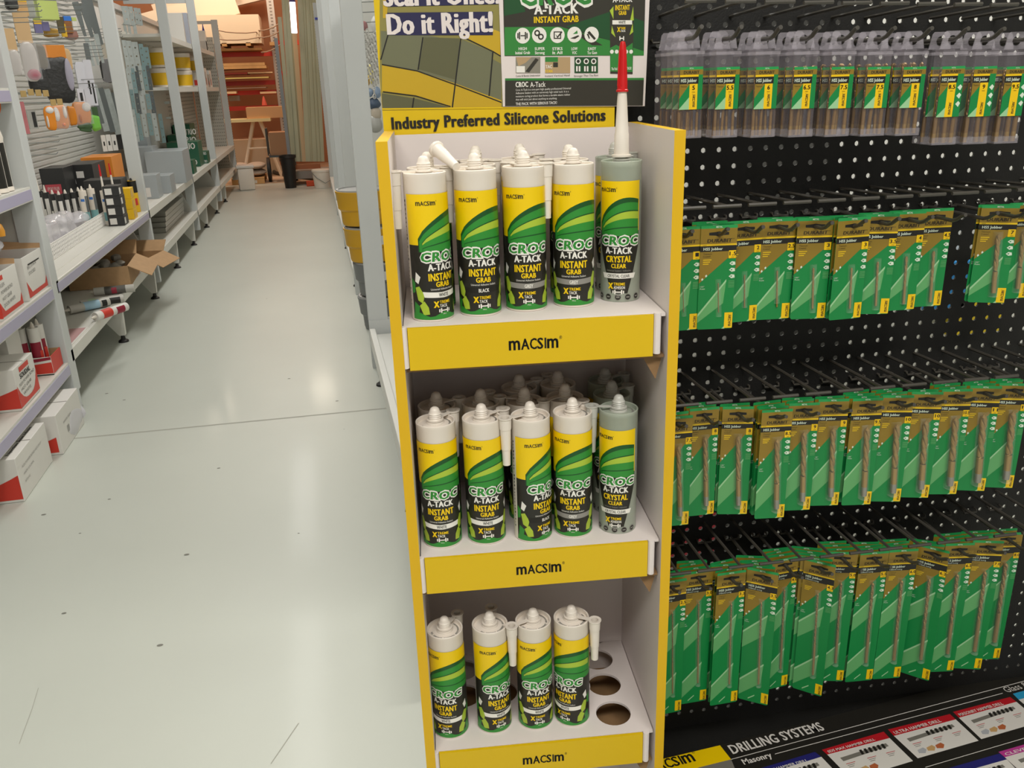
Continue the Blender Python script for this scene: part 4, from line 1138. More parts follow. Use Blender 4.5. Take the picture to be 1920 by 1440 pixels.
def carton(name, label, x0, x1, y0, y1, z0, h, mats, draw=None, cat='box', group=None, lid=True, bev=0.002):
    """draw = dict face -> Flat in metres; faces: 'x' the aisle face (u along +y), 'y' the near face (u along +x)."""
    t = thing(name, label, cat, ((x0 + x1) / 2, (y0 + y1) / 2, z0), 0, group)
    hx, hy = (x1 - x0) / 2, (y1 - y0) / 2
    b = MB()
    if lid: b.box(-hx, hx, -hy, hy, 0, h, 0, bev=bev)
    else:
        for a in ((-hx, hx, -hy, -hy + .004), (-hx, hx, hy - .004, hy), (-hx, -hx + .004, -hy + .004, hy - .004), (hx - .004, hx, -hy + .004, hy - .004)): b.box(*a, 0, h, 0)
        b.box(-hx + .004, hx - .004, -hy + .004, hy - .004, 0, .004, 1)
    b.done('carton_body', mats if isinstance(mats, list) else [mats], t, smooth=False)
    if draw:
        b = MB()
        for k, f in draw[0].items():
            if k == 'x': b.flat(f, lambda u, v, l: Vector((hx + 0.0006 + l, u - hy, v)))
            if k == 'y': b.flat(f, lambda u, v, l: Vector((u - hx, -hy - 0.0006 - l, v)))
            if k == 'z': b.flat(f, lambda u, v, l: Vector((u - hx, v - hy, h + 0.0006 + l)))
        b.done('printing', draw[1], t, smooth=False, recalc=False)
    if lid and min(hx, hy) > 0.04 and h > 0.08:
        b = MB(); b.box(-hx, hx, -0.003, 0.003, h + 0.0002, h + 0.0009, 0); b.done('lid_seam', [mat('seam_grey', '8C8880', 0.7)], t, smooth=False)  # darker grey strip along the lid seam
    return t
def wavef(w, h, a, c, flip=False):
    f = Flat(); n = 10
    xs = [w * i / n for i in range(n + 1)]
    top = [(x, h * (a + (c - a) * ((1 - i / n) if flip else i / n) ** 2.2)) for i, x in enumerate(xs)]
    f.poly([(0, h * 0.06)] + top + [(w, h * 0.06)], 0, 0.0002)
    return f
PRT = [CRD, INK, CARDW, CDR, mat('print_pale_grey', '9C9A96', 0.5)]
# two cartons on the floor
fy = wavef(0.30, 0.178, 0.22, 0.62); fx = wavef(0.39, 0.178, 0.0601, 0.0602)
for k, (st, w) in enumerate((('FLEX POWER BOND HOT SPOT', 0.25), ('WHITE 12 X 290ML', 0.13), ('BATCH 0422', 0.06))): fx.text(st, 0.05, 0.118 - k * 0.030, 0.010, 4, 0.0004, width=w, bold=0.0, align='L')
fz = Flat(); fz.text('Polyurethane Sealant Adhesive', 0.27, 0.19, 0.014, 1, 0.0004, width=0.30, bold=0.02, rot=PI / 2)
carton('carton', 'white carton with red wave on the floor, nearest one under the bay', -1.525, -1.222, 3.270, 3.655, 0.001, 0.178, CARDW, ({'y': fy, 'x': fx, 'z': fz}, PRT))
fy = wavef(0.32, 0.178, 0.12, 0.45); fx = Flat(); fx.text('WHITE 300ML', 0.08, 0.11, 0.011, 4, 0.0004, width=0.13, bold=0.0, align='L'); fx.rect(0.12, 0.055, 0.15, 0.085, 4, 0.0004)
fz = Flat(); fz.rect(0.06, 0.06, 0.12, 0.22, 3, 0.0002); fz.text('SOUDAL', 0.19, 0.16, 0.030, 1, 0.0004, width=0.17, bold=0.05, rot=PI / 2)
c2 = carton('carton', 'plastic wrapped white carton on the floor behind the nearest carton', -1.53, -1.195, 3.72, 4.09, 0.001, 0.178, CARDW, ({'y': fy, 'x': fx, 'z': fz}, PRT))
b = MB(); b.blob((0.166, 0.07, 0.055), 0.006, 0.11, 0.050, 0, 18, 0.22, seed=3); b.blob((0.13, 0.187, 0.06), 0.05, 0.012, 0.055, 0, 14, 0.2, seed=4)
b.done('loose_wrap', [BAGW], c2)
# carton on the lowest shelf
fx = Flat(); w, h = 0.25, 0.175
n = 10; fx.poly([(0, 0.012)] + [(w * i / n, 0.030 + 0.075 * abs(2 * i / n - 1) ** 3) for i in range(n + 1)] + [(w, 0.012)], 0, 0.0002)
fx.rect(0.06, 0.145, 0.18, 0.165, 0, 0.0002); fx.text('SOUDAL', 0.12, 0.118, 0.022, 1, 0.0004, width=0.13, bold=0.05)
for k, st in enumerate(('FLEX POWER BOND', 'HOT GRAB', 'WHITE')): fx.text(st, 0.03 + 0.012 * k, 0.092 - 0.022 * k, 0.013, 1, 0.0004, width=(0.20, 0.13, 0.10)[k], bold=-0.01, align='L', rot=0.04)
carton('carton', 'white and red carton with handwriting on the lowest shelf of the near bay', -1.58, XF - 0.015, 3.58, 3.83, NZ[0] + 0.001, h, CARDW, ({'y': wavef(0.315, h, 0.20, 0.55), 'x': fx}, PRT))
fy = Flat(); fy.text('ALL PURPOSE', 0.17, 0.08, 0.012, 1, 0.0004, width=0.11, bold=0.0); fy.text('290ML', 0.17, 0.055, 0.010, 1, 0.0004, width=0.04, bold=0.0)
carton('carton', 'plain off-white carton marked ALL PURPOSE behind the handwritten carton', -1.62, -1.36, 3.85, 4.02, NZ[0] + 0.001, 0.265, CARDW, ({'y': fy}, PRT))
tr = thing('display_tray', 'red and white open tray holding sealant tubes on the lowest shelf', 'tray', (-1.335, 4.13, NZ[0] + 0.001))
b = MB()
X0, X1, Y0, Y1 = -0.115, 0.068, -0.075, 0.085
b.box(X0, X1, Y0, Y1, 0, 0.004, 1)
b.prism([(X0, 0), (X1, 0), (X1, 0.085), (X0 + 0.105, 0.085), (X0, 0.190)], 0.004, 1, Matrix(((1, 0, 0, 0), (0, 0, 1, Y0), (0, 1, 0, 0), (0, 0, 0, 1))))
b.box(X1 - 0.004, X1, Y0 + 0.004, Y1, 0.004, 0.085, 0); b.box(X0, X0 + 0.004, Y0 + 0.004, Y1, 0.004, 0.19, 2); b.box(X0 + 0.004, X1 - 0.004, Y1 - 0.004, Y1, 0.004, 0.085, 2)
b.done('tray_body', [CRD, CARDW, CARDB], tr, smooth=False)
f = Flat(); w = X1 - X0
f.poly([(0, 0.008), (w, 0.008), (w, 0.060), (0.09, 0.052), (0, 0.052)], 0, 0.0003); f.poly([(0, 0.062), (0.09, 0.062), (w, 0.072), (w, 0.085), (0.095, 0.078), (0, 0.076)], 3, 0.0003)
b = MB(); b.flat(f, lambda u, v, l: Vector((X0 + u, Y0 - 0.0006 - l, v))); b.done('printing', PRT, tr, smooth=False, recalc=False)

def tube_thing(label, loc, body, print_cols, cap=None, rot=(0, 0, 0), r=0.0245, h=0.215, group=None, noz=None, name='sealant_tube', cat='sealant tube', nozm=None):
    """a plain sealant cartridge: body, label patches (list of (u0, v0, u1, v1, slot)), tip or nozzle."""
    t = thing(name, label, cat, loc, 0, group); t.rotation_euler = rot
    b = MB(); b.lathe([(0, 0), (r, 0), (r, h), (r - 0.002, h + 0.001), (r - 0.003, h - 0.004), (0.010, h - 0.002), (0, h - 0.002)], 0, 20); b.done('tube_body', [body], t)
    f = Flat(); mats, pats = print_cols
    for u0, v0, u1, v1, m in pats: f.rect(u0, v0, u1, v1, m, 0.0002 * (1 + m))
    f.slice(0.006)
    b = MB(); b.flat(f, lambda u, v, l: Vector(((r + 0.0003 + l) * math.cos(-PI / 2 + u / r), (r + 0.0003 + l) * math.sin(-PI / 2 + u / r), v))); b.done('wrap', mats, t, recalc=False)
    b = MB()
    L = noz or 0.026
    b.lathe([(0.010, h - 0.002), (0.009, h + 0.006), (0.0080, h + 0.012), (0.003, h + L), (0, h + L)], 0, 12); b.done('nozzle', [nozm or NOZ], t)
    if cap: b = MB(); b.lathe([(0.0062, h + L * 0.62), (0.0062, h + L * 0.66), (0.004, h + L * 1.12), (0, h + L * 1.12)], 0, 12); b.done('nozzle_cap', [cap], t)
    return t
RW = ([CARDW, CDR, INK, CRD], [(-0.02, 0.02, 0.03, 0.15, 1), (-0.045, 0.06, -0.028, 0.17, 2), (0.0, 0.03, 0.012, 0.14, 0), (0.018, 0.01, 0.034, 0.11, 3)])
for k, (dx, dy) in enumerate(((-0.045, -0.042), (0.010, -0.042), (0.012, 0.018))):
    tube_thing(['white and dark red sealant tube at the inner corner of the red tray', 'white and dark red sealant tube at the near front of the red tray', 'white and dark red sealant tube at the back of the red tray'][k], (-1.335 + dx, 4.13 + dy, NZ[0] + 0.0055), CARDW, RW, group='tubes in the red tray')
# handwritten cartons on the middle shelf
def hand(lines, w, h, redl=True):
    f = Flat(); n = 8
    f.poly([(0, 0.012), (w, 0.012), (w, 0.060), (w - 0.03, 0.030), (0.05, 0.030), (0, 0.085)], 0, 0.0002)
    if redl: f.rect(0.02, h - 0.030, 0.10, h - 0.012, 0, 0.0002)
    else: f.rect(0.06, h - 0.042, w - 0.05, h - 0.036, 1, 0.0002)
    for k, st in enumerate(lines): f.text(st, 0.05, h - 0.058 - 0.026 * k, 0.015, 1, 0.0004, width=min(w - 0.08, 0.014 * len(st)), bold=-0.012, align='L', rot=0.05)
    return f
b1 = carton('open_carton', 'open white carton with POWER BOND handwriting, nearer of two on the middle shelf', -1.56, XF - 0.015, 3.60, 3.87, NZ[1] + 0.001, 0.180, [CARDW, CARDB], ({'x': hand(('FLEX', 'POWER BOND', 'HOT GRAB', 'DOOR WHITE'), 0.27, 0.18), 'y': wavef(0.30, 0.18, 0.06, 0.5)}, PRT), lid=False)
b2 = carton('open_carton', 'open white carton with STOCK handwriting against the side post on the middle shelf', -1.52, XF - 0.012, 3.95, 4.225, NZ[1] + 0.001, 0.185, [CARDW, CARDB], ({'x': hand(('BIG STACK', 'STOCKED'), 0.275, 0.185, False)}, PRT), lid=False)
for t_, hx, hy, h in ((b1, 0.147, 0.135, 0.18), (b2, 0.129, 0.1375, 0.185)):
    b = MB(); b.face([(-hx, -hy, h), (-hx, hy, h), (-hx - 0.02, hy, h + 0.09), (-hx - 0.02, -hy, h + 0.085)], 0); b.face([(-hx, hy, h), (hx, hy, h), (hx, hy + 0.01, h + 0.02), (-hx, hy + 0.012, h + 0.045)], 0)
    b.done('flap', [CARDB], t_, smooth=False, recalc=False)
bg = thing('plastic_bag', 'milky plastic bag lying over the open cartons on the middle shelf', 'bag', (-1.42, 3.86, NZ[1] + 0.186))
b = MB(); b.blob((0, 0, 0.055), 0.11, 0.20, 0.052, 0, 20, 0.10, seed=8); b.done('bag_film', [BAGW], bg)
for k, (dy, dz) in enumerate(((-0.10, 0.11), (-0.02, 0.115), (0.07, 0.118))):
    o = MB(); o.lathe([(0, 0), (0.020, 0), (0.022, 0.02), (0.016, 0.045), (0.010, 0.052), (0, 0.052)], 0, 14)
    tag(o.done('amber_stopper', [mat('amber_cap', 'E8A030', 0.35)], loc=(-1.375 + 0.03 * k, 3.86 + dy, NZ[1] + 0.17 + dz)), ['nearest amber cap on the milky bag', 'middle amber cap on the milky bag', 'amber cap on the milky bag beside the yellow can'][k], 'cap', 'amber caps on the bag')
tube_thing('red and yellow spray can on the middle shelf behind the milky bag', (-1.50, 4.19, NZ[1] + 0.001), CRD, ([YCAN, CRD, INK], [(-0.04, 0.02, 0.04, 0.16, 0), (-0.02, 0.20, 0.02, 0.24, 2)]), r=0.030, h=0.33, name='spray_can', cat='spray can')
b = MB()
for i in range(5): b.box(-0.15 + i * 0.055, -0.105 + i * 0.055, -0.06, 0.06, 0, 0.30, i % 2, bev=0.004)
ob = b.done('clear_pack', [mat('grey_pack', 'A5A49E', 0.3), mat('grey_pack_pale', 'C2C0BA', 0.3)], loc=(-1.62, 4.10, NZ[1] + 0.001), smooth=False); tag(ob, 'grey ribbed plastic pack standing at the back of the middle shelf', 'pack')
# glue bottles on the upper shelf
GB = ([GLUEG, INK, CARDW, CRD], [(-0.045, 0.02, 0.055, 0.20, 1), (-0.012, 0.075, 0.018, 0.20, 0), (-0.012, 0.218, 0.016, 0.228, 3), (-0.010, 0.205, 0.014, 0.214, 1)])
def glue_bottle(label, loc, rz, r=0.047):
    t = thing('glue_bottle', label, 'glue bottle', loc, rz, 'glue bottles on the upper shelf')
    b = MB(); b.lathe([(0, 0), (r, 0.002), (r, 0.012), (r - 0.003, 0.02), (r - 0.003, 0.205), (r, 0.22), (r * 0.8, 0.262), (r * 0.45, 0.285), (0.014, 0.293), (0.013, 0.315), (0, 0.315)], 0, 24, Matrix.Diagonal((0.8, 1.15, 1, 1))); b.done('bottle_body', [PW], t)
    f = Flat()
    for u0, v0, u1, v1, m in GB[1]: f.rect(u0, v0, u1, v1, m, 0.0003 * (m != 1) + 0.0002)
    f.text('WOOD GLUE', 0.0025, 0.14, 0.013, 2, 0.0012, width=0.11, bold=0.02, rot=PI / 2); f.slice(0.006)
    R = r - 0.0022
    b = MB(); b.flat(f, lambda u, v, l: Vector((0.8 * (R + l) * math.cos(-PI / 2 + u / R), 1.15 * (R + l) * math.sin(-PI / 2 + u / R), v))); b.done('label', GB[0], t, recalc=False)
    return t
for k, (x, y) in enumerate(((8, 368), (32, 362), (52, 358))):
    p = at_z(x, y, NZ[2] + 0.001); p.y += 0.05; p.x = min(p.x, XF - 0.065)
    glue_bottle(['white bottle with green and black label cut by the photo edge', 'white glue bottle with green stripe, middle one on the upper shelf', 'white glue bottle beside the side post on the upper shelf'][k], p, 0.30)
jg = MB(); jg.lathe([(0, 0), (0.03, 0), (0.034, 0.05), (0.018, 0.075), (0, 0.075)], 0, 16)
p = at_x(3, 215, XF - 0.06)
tag(jg.done('orange_cap', [mat('orange_plastic', 'E8701C', 0.35)], loc=(p.x, p.y, NZ[2] + 0.317)), 'orange cap on the bottle at the photo edge', 'cap')
carton('carton', 'dark red and white carton on the top left shelf', -1.42, XF - 0.03, 4.0, 4.17, NZ[3] + 0.001, 0.10, CDR)

# ---------------------------------------------------------------- upper deck of the first full bay
UD = 0.641
def deck(x, y): return at_z(x, y, UD)
BK = ([CARDW, INK, mat('label_dark_grey', '4A4948', 0.4), CDR], [(-0.010, 0.03, 0.014, 0.17, 0), (0.016, 0.05, 0.032, 0.13, 2), (-0.03, 0.02, -0.014, 0.10, 0)])
spots = [(86, 418, 0.095), (98, 421, 0.05), (112, 425, 0.026), (124, 427, 0.026), (136, 424, 0.026), (148, 421, 0.026), (160, 418, 0.026)]
for k, (x, y, nzl) in enumerate(spots):
    p = deck(x, y); p = p + Vector((-0.02, 0.06, 0))
    tube_thing('black sealant tube with white label, number %s along the black row from the near post' % ['one', 'two', 'three', 'four', 'five', 'six', 'seven'][k], p, BLK, BK, group='black sealant tubes on the upper deck', noz=nzl, rot=(0, 0, 0.25), h=0.21)
WT = ([mat('teal_print', '7FB4B8', 0.4), mat('grey_print', '6C7276', 0.4), mat('blue_print', '3E76C4', 0.4), CRD], [(-0.03, 0.03, 0.03, 0.085, 0), (0.008, 0.085, 0.034, 0.19, 1), (-0.02, 0.155, 0.004, 0.172, 2)])
for k, (x, y, cap) in enumerate([(167, 422, 0), (181, 418, 0), (205, 424, 1), (222, 421, 1)]):
    p = deck(x, y); p = p + Vector((-0.01, 0.03 + 0.02 * k, 0))
    tube_thing(['white and teal tube beside the black row on the upper deck', 'second white and teal tube beside the black row', 'tall white tube with red capped nozzle, left of the pair', 'grey and teal tube with red capped nozzle, right of the pair'][k], p, PW, WT, group='white sealant tubes on the upper deck', cap=RED if cap else None, noz=0.15 if cap else 0.03, rot=(0, 0, 0.25), h=0.225)
def on_deck(name, label, px, w, l, h, mats, draw=None, z=UD, cat='box', group=None, inset=0.0):
    """px: the near aisle bottom corner of the box on the deck."""
    p = at_z(px[0], px[1], z); p.x -= inset; p.x = max(p.x, (XQ if p.y > 9.0 else XB) + 0.14); w = min(w, p.x - (XQ if p.y > 9.0 else XB) - 0.022)
    return carton(name, label, p.x - w, p.x, p.y, p.y + l, z + 0.0005, h, mats, draw, cat, group)
def blk(st, w, h, rx=True):
    f = Flat(); f.rect(0.004, 0.004, w - 0.004, 0.05, 0, 0.0003); f.text(st, w * 0.5, h * 0.42, 0.030, 1, 0.0005, width=w * 0.55, bold=0.03)
    f.poly([(w * .42, h * .6), (w * .5, h * .6), (w * .48, h * .85), (w * .44, h * .85)], 1, 0.0005)
    return f
f1 = Flat(); f1.rect(0.004, 0.004, 0.24, 0.05, 0, 0.0003); f1.rect(0.03, 0.10, 0.20, 0.16, 2, 0.0003); f1.text('EPOXY FILLER', 0.115, 0.12, 0.018, 1, 0.0006, width=0.13, bold=0.0)
def behind(label, xa, xb, top, Y, ln, mats, draw=None):
    """a carton standing on the deck whose near face spans the pixels xa..xb up to top at distance Y"""
    p, q = at_y(xa, top, Y), at_y(xb, top, Y)
    return carton('carton', label, max(p.x, XB + 0.02), q.x, Y, Y + ln, UD + 0.0005, (p.z + q.z) / 2 - UD, mats, draw(q.x - max(p.x, XB + 0.02), (p.z + q.z) / 2 - UD) if draw else None)
def d1(w, h):
    f = Flat(); f.rect(0.004, 0.004, w - 0.004, h * 0.25, 0, 0.0003); f.rect(w * .12, h * .48, w * .8, h * .68, 2, 0.0003); f.text('EPOXY FILLER', w * .46, h * .56, h * .07, 1, 0.0006, width=w * .5, bold=0.0)
    return ({'y': f}, [YCAN, CARDW, mat('red_label', 'B84650', 0.5)])
def d2(w, h):
    f = Flat(); f.rect(0.004, 0.004, w - 0.004, h * 0.2, 0, 0.0003); f.text('EPOXY KIT', w * .55, h * .40, h * .10, 1, 0.0005, width=w * .5, bold=0.02)
    f.poly([(w * .22, h * .6), (w * .34, h * .6), (w * .31, h * .88), (w * .25, h * .88)], 1, 0.0005); f.rect(w * .40, h * .72, w * .66, h * .86, 1, 0.0005)
    return ({'y': f}, [YCAN, CARDW])
behind('black carton with red label and yellow foot behind the black tubes', 72, 117, 316, 6.72, 0.30, BLK, d1)
behind('large black EPOXY KIT carton behind the white tubes', 118, 172, 309, 7.0, 0.42, BLK, d2)
behind('orange carton behind the black EPOXY KIT carton', 150, 208, 295, 7.48, 0.40, [ORG, CARDB])
behind('long low black carton behind the red capped tubes', 155, 226, 338, 6.58, 0.22, BLK)
for k in range(4):
    p = at_z(233, 424, UD)
    f = Flat(); f.rect(0.012, 0.01, 0.055, 0.05, 0, 0.0004)
    carton('small_carton', ['bottom', 'second', 'third', 'topmost'][k] + ' small black carton in the stack next to the red capped tubes', p.x - 0.10, p.x - 0.002 * (k % 2), p.y + 0.03, p.y + 0.17, UD + 0.0005 + 0.0645 * k, 0.064, BLK, ({'x': f, 'y': f}, [CARDW]), 'box', 'stack of small black cartons')
for k in range(3):
    p = at_z(252, 412, UD)
    f = Flat(); f.rect(0.012, 0.012, 0.075, 0.055, 0, 0.0004)
    carton('small_carton', ['bottom', 'middle', 'top'][k] + ' yellow carton in the stack by the square post', p.x - 0.10, p.x, p.y + 0.02, p.y + 0.14, UD + 0.0005 + 0.0705 * k, 0.070, YCAN, ({'x': f}, [mat('beige_print', 'D8B060', 0.5)]), 'box', 'stack of yellow cartons')
p = at_z(262, 400, UD)
tube_thing('black topped yellow aerosol can beside the square post', (p.x - 0.04, p.y + 0.10, UD + 0.0005), YCAN, ([INK, CRD], [(-0.10, 0.14, 0.10, 0.225, 0), (-0.02, 0.05, 0.03, 0.10, 1)]), r=0.032, h=0.225, name='aerosol_can', cat='aerosol can', noz=0.02, nozm=FOOT)
# wire mesh tray with plastic bags
p0, p1 = at_z(104, 492, UD), at_z(200, 418, UD)
tr = thing('mesh_tray', 'white expanded mesh tray lying at the front of the upper deck', 'tray', (p0.x - 0.03, p0.y + 0.02, UD))
L = p1.y - p0.y; b = MB(); n = int(L / 0.028)
for i in range(n):
    for j in range(4):
        y, z = i * 0.028, 0.004 + j * 0.020; o = 0.014 if j % 2 else 0
        b.tube([(0, y + o, z), (0.002, y + o + 0.014, z + 0.018)], 0.0022, 0, 4, False); b.tube([(0.002, y + o + 0.014, z), (0, y + o + 0.026, z + 0.018)], 0.0022, 0, 4, False)
b.tube([(0, 0, 0.002), (0, L, 0.002)], 0.003, 0, 6); b.tube([(0, 0, 0.084), (0, L, 0.084)], 0.003, 0, 6)
b.done('front_mesh', [CARDW], tr)
b = MB(); b.box(-0.16, 0.0, 0, L, 0.0005, 0.003, 0); b.done('tray_floor', [SHELFW], tr, smooth=False)
for k, (dx, dy, r) in enumerate(((-0.11, 0.24, 0.115), (-0.10, 0.62, 0.105), (-0.10, 0.98, 0.085))):
    b = MB(); b.blob((0, 0, r * 0.8), r * 0.8, r * 1.6, r * 0.78, 0, 22, 0.22, seed=20 + k, sq=0.75); t = thing('plastic_bag', ['crumpled clear bag in the near end of the mesh tray', 'clear bag in the middle of the mesh tray', 'clear bag at the far end of the mesh tray'][k], 'bag', (tr.location.x + dx, tr.location.y + dy, UD + 0.004), 0, 'bags in the mesh tray')
    b.done('bag_film', [mat('tray_bag_film', 'E0DDE2', 0.12, alpha=0.42)], t)
    b = MB(); b.box(-0.03, 0.03, -0.06, 0.06, 0.02, 0.06, 0, bev=0.01); b.done('contents', [mat('bag_grey_parts', '6E6C70', 0.5)], t)

# ---------------------------------------------------------------- lower deck
LD = 0.301
def open_box(label, loc, rz, w, l, h):
    t = thing('cardboard_box', label, 'cardboard box', loc, rz, 'cardboard boxes on the lower deck'); b = MB(); hx, hy = w / 2, l / 2
    b.box(-hx, hx, -hy, hy, 0, 0.004, 0)
    for a in ((-hx, hx, -hy, -hy + .005), (-hx, hx, hy - .005, hy), (-hx, -hx + .005, -hy + .005, hy - .005), (hx - .005, hx, -hy + .005, hy - .005)): b.box(*a, 0.004, h, 0)
    b.done('box_body', [CARDB], t, smooth=False)
    for M in (Matrix.Translation((hx, 0, h)) @ Matrix.Rotation(0.5, 4, 'Y'), Matrix.Translation((-hx, 0, h)) @ Matrix.Rotation(PI - 0.9, 4, 'Y')):
        b = MB(); b.box(0, w * 0.42, -hy, hy, -0.002, 0.002, 0, M); b.done('flap', [CARDB], t, smooth=False)
    M = Matrix.Translation((0, hy, h)) @ Matrix.Rotation(0.7, 4, 'X'); b = MB(); b.box(-hx, hx, 0, w * 0.35, -0.002, 0.002, 0, M); b.done('flap', [CARDB], t, smooth=False)
    return t
p = at_z(250, 541, LD); bx = open_box('open brown cardboard box of crumpled parts on the lower deck', (p.x - 0.22, p.y + 0.30, LD + 0.001), 0.06, 0.36, 0.46, 0.13)
b = MB()
for i in range(16): b.blob((random.uniform(-.13, .13), random.uniform(-.18, .18), 0.10 + random.uniform(0, .03)), 0.035, 0.045, 0.022, 0, 10, 0.1, seed=i)
tag(b.done('packing_scraps', [mat('grey_scraps', '8A857C', 0.6)], loc=bx.location), 'grey crumpled parts filling the brown box', 'scraps', kind='stuff')
p = at_z(300, 505, LD); open_box('flattened brown cardboard box with tilted flaps beside the open one', (p.x - 0.20, p.y + 0.22, LD + 0.001), -0.2, 0.30, 0.34, 0.07)
for k, (xa, ya, xb, yb, cols) in enumerate([(160, 598, 228, 575, 'r'), (122, 582, 196, 566, 'b'), (140, 572, 224, 560, 'g'), (164, 548, 245, 540, 'd')]):
    p, q = at_z(xa, ya, LD + 0.03), at_z(xb, yb, LD + 0.03)
    a = math.atan2(q.y - p.y, q.x - p.x)
    cm = {'r': (CARDW, [(-.05, .12, .05, .19, 0), (-.03, .03, .02, .09, 1)], [CRD, CDR]), 'b': (mat('grey_tube', 'B7B4AC', 0.4), [(-.05, .06, .05, .15, 0), (-.02, .02, .02, .05, 1)], [mat('pale_blue_print', '9EC0D4', 0.4), INK]), 'g': (mat('grey_tube', 'B7B4AC', 0.4), [(-.05, .15, .05, .19, 0), (-.02, .02, .02, .12, 1)], [mat('pale_green_print', 'A8C0A0', 0.4), INK]), 'd': (mat('grey_tube', 'B7B4AC', 0.4), [(-.05, .05, .05, .17, 0), (-.02, .10, .02, .13, 1)], [mat('dark_tube_print', '55524C', 0.4), CDR])}[cols]
    t = tube_thing(['white and red sealant tube lying nearest on the lower deck', 'pale blue and grey sealant tube lying on the lower deck', 'grey sealant tube with green end lying behind the blue one', 'dark labelled sealant tube lying against the open brown box'][k], (q.x + 0.02, q.y + 0.01, LD + 0.027 + (0.0 if k != 1 else 0.002)), cm[0], (cm[2], cm[1]), rot=(0, -PI / 2, a), h=0.23, group='sealant tubes lying on the lower deck')
b = MB(); M = Matrix.Translation((0, 0, 0)); b.box(-0.21, 0.0, 0, 0.42, 0, 0.006, 0); b.box(-0.20, -0.01, 0.01, 0.41, 0.006, 0.0065, 1); b.box(-0.20, -0.12, 0.01, 0.41, 0.0066, 0.007, 2); b.box(-0.10, -0.09, 0.01, 0.41, 0.0066, 0.007, 3)
p = at_z(135, 662, LD); tag(b.done('leaflet', [CARDW, mat('leaflet_pink', 'C49A9A', 0.4), mat('leaflet_grey', '8A8888', 0.4), CARDW], loc=(p.x - 0.03, p.y + 0.05, LD + 0.001), smooth=False), 'printed leaflet under clear film at the near end of the lower deck', 'leaflet')

# ---------------------------------------------------------------- boxes further down the upper deck
def silver(label, px, w, l, h, inset=0.0, z=UD):
    f = Flat(); f.rect(0.02, 0.015, 0.02 + min(0.08, w * .5), 0.09, 0, 0.0004); f.rect(0.03, 0.03, 0.055, 0.05, 1, 0.0008); f.rect(0.03, 0.06, 0.055, 0.08, 1, 0.0008)
    t = on_deck('steel_bracket_box', label, px, w, l, h, SILV, ({'y': f}, [CARDW, INK]), z, 'metal box', 'silver boxes on the upper deck', inset)
    return t
silver('silver box with white label at the front of the deck beyond the square post', (299, 372), 0.16, 0.22, 0.19)
silver('silver box with raised lid beside the front silver box', (323, 362), 0.18, 0.26, 0.15)
silver('tall silver box set back behind the front silver boxes', (296, 344), 0.22, 0.3, 0.34)
silver('wide shiny silver box at the far end of the silver boxes', (350, 343), 0.34, 0.5, 0.30)
silver('silver box low at the back next to the white tags', (262, 340), 0.30, 0.6, 0.42, 0.05)
for k, (px, w, l, h) in enumerate([((298, 306), 0.24, 0.3, 0.22), ((326, 308), 0.36, 0.3, 0.34), ((368, 300), 0.30, 0.5, 0.44), ((380, 312), 0.34, 0.4, 0.28), ((394, 306), 0.10, 0.25, 0.14), ((368, 326), 0.20, 0.25, 0.14)]):
    f = Flat(); f.text('TRIO', w * 0.68, h * 0.72, min(0.07, h * .25), 0, 0.0006, width=w * 0.45, bold=0.04); f.text('TRIO', w * 0.7, h * 0.08, min(0.06, h * .22), 0, 0.0006, width=w * 0.4, bold=0.04)
    on_deck('green_box', ['small dark green box on the deck behind the silver boxes', 'large dark green box next to the small green box', 'topmost rearmost green box between two posts', 'wide dark green box between two posts', 'small green box at the right of the wide green box', 'low green box with white lettering in front of the wide one'][k], px, w, l, h, GRN, ({'y': f}, [CARDW]), UD, 'box', 'dark green boxes on the upper deck', inset=0.02 if k else 0.1)
for k in range(4):
    p = at_z(400, 372, LD)
    carton('flat_pack', 'flat clear pack, %s of the pile on the lower deck' % ['bottom', 'second', 'third', 'top'][k], XF - 0.52, XF - 0.10, 8.0 + 0.04 * k, 9.2 + 0.03 * k, LD + 0.001 + 0.042 * k, 0.040, mat('flat_pack_grey', '9C9A90', 0.3), None, 'pack', 'pile of flat packs on the lower deck')
# things on the high shelves
for k, (px, py, row) in enumerate([(312, 180, 0), (347, 180, 0), (372, 180, 0), (312, 156, 1), (347, 156, 1), (372, 156, 1)]):
    p = at_x(px, 180, XF - 0.28); t = thing('tub', ['yellow and white tub, lower left of six on the high shelf', 'yellow and white tub, lower middle of six', 'yellow and white tub, lower right of six', 'yellow and white tub, upper left of six', 'yellow and white tub, upper middle of six', 'yellow and white tub, upper right of six'][k], 'tub', (XF - 0.28, p.y, 1.521 + 0.205 * row), 0, 'yellow tubs on the high shelf')
    b = MB(); b.lathe([(0, 0), (0.115, 0), (0.125, 0.16), (0.128, 0.165), (0.128, 0.195), (0.12, 0.20), (0, 0.20)], 0, 20); b.done('tub_body', [PW], t)
    b = MB(); b.lathe([(0.1185, 0.025), (0.1265, 0.150)], 0, 20, close=False); b.done('band', [YCAN], t)
p = at_x(388, 104, XF - 0.25)
t = thing('bottle', 'white bottle with blue nozzle on the top high shelf', 'bottle', (XF - 0.25, p.y, 2.021)); b = MB(); b.lathe([(0, 0), (0.055, 0), (0.055, 0.2), (0.035, 0.27), (0.018, 0.29), (0, 0.29)], 0, 16); b.done('bottle_body', [PW], t)
b = MB(); b.lathe([(0.022, 0.28), (0.022, 0.33), (0.008, 0.40), (0.006, 0.44), (0, 0.44)], 0, 12); b.done('nozzle', [mat('blue_plastic', '3A38A0', 0.4)], t)
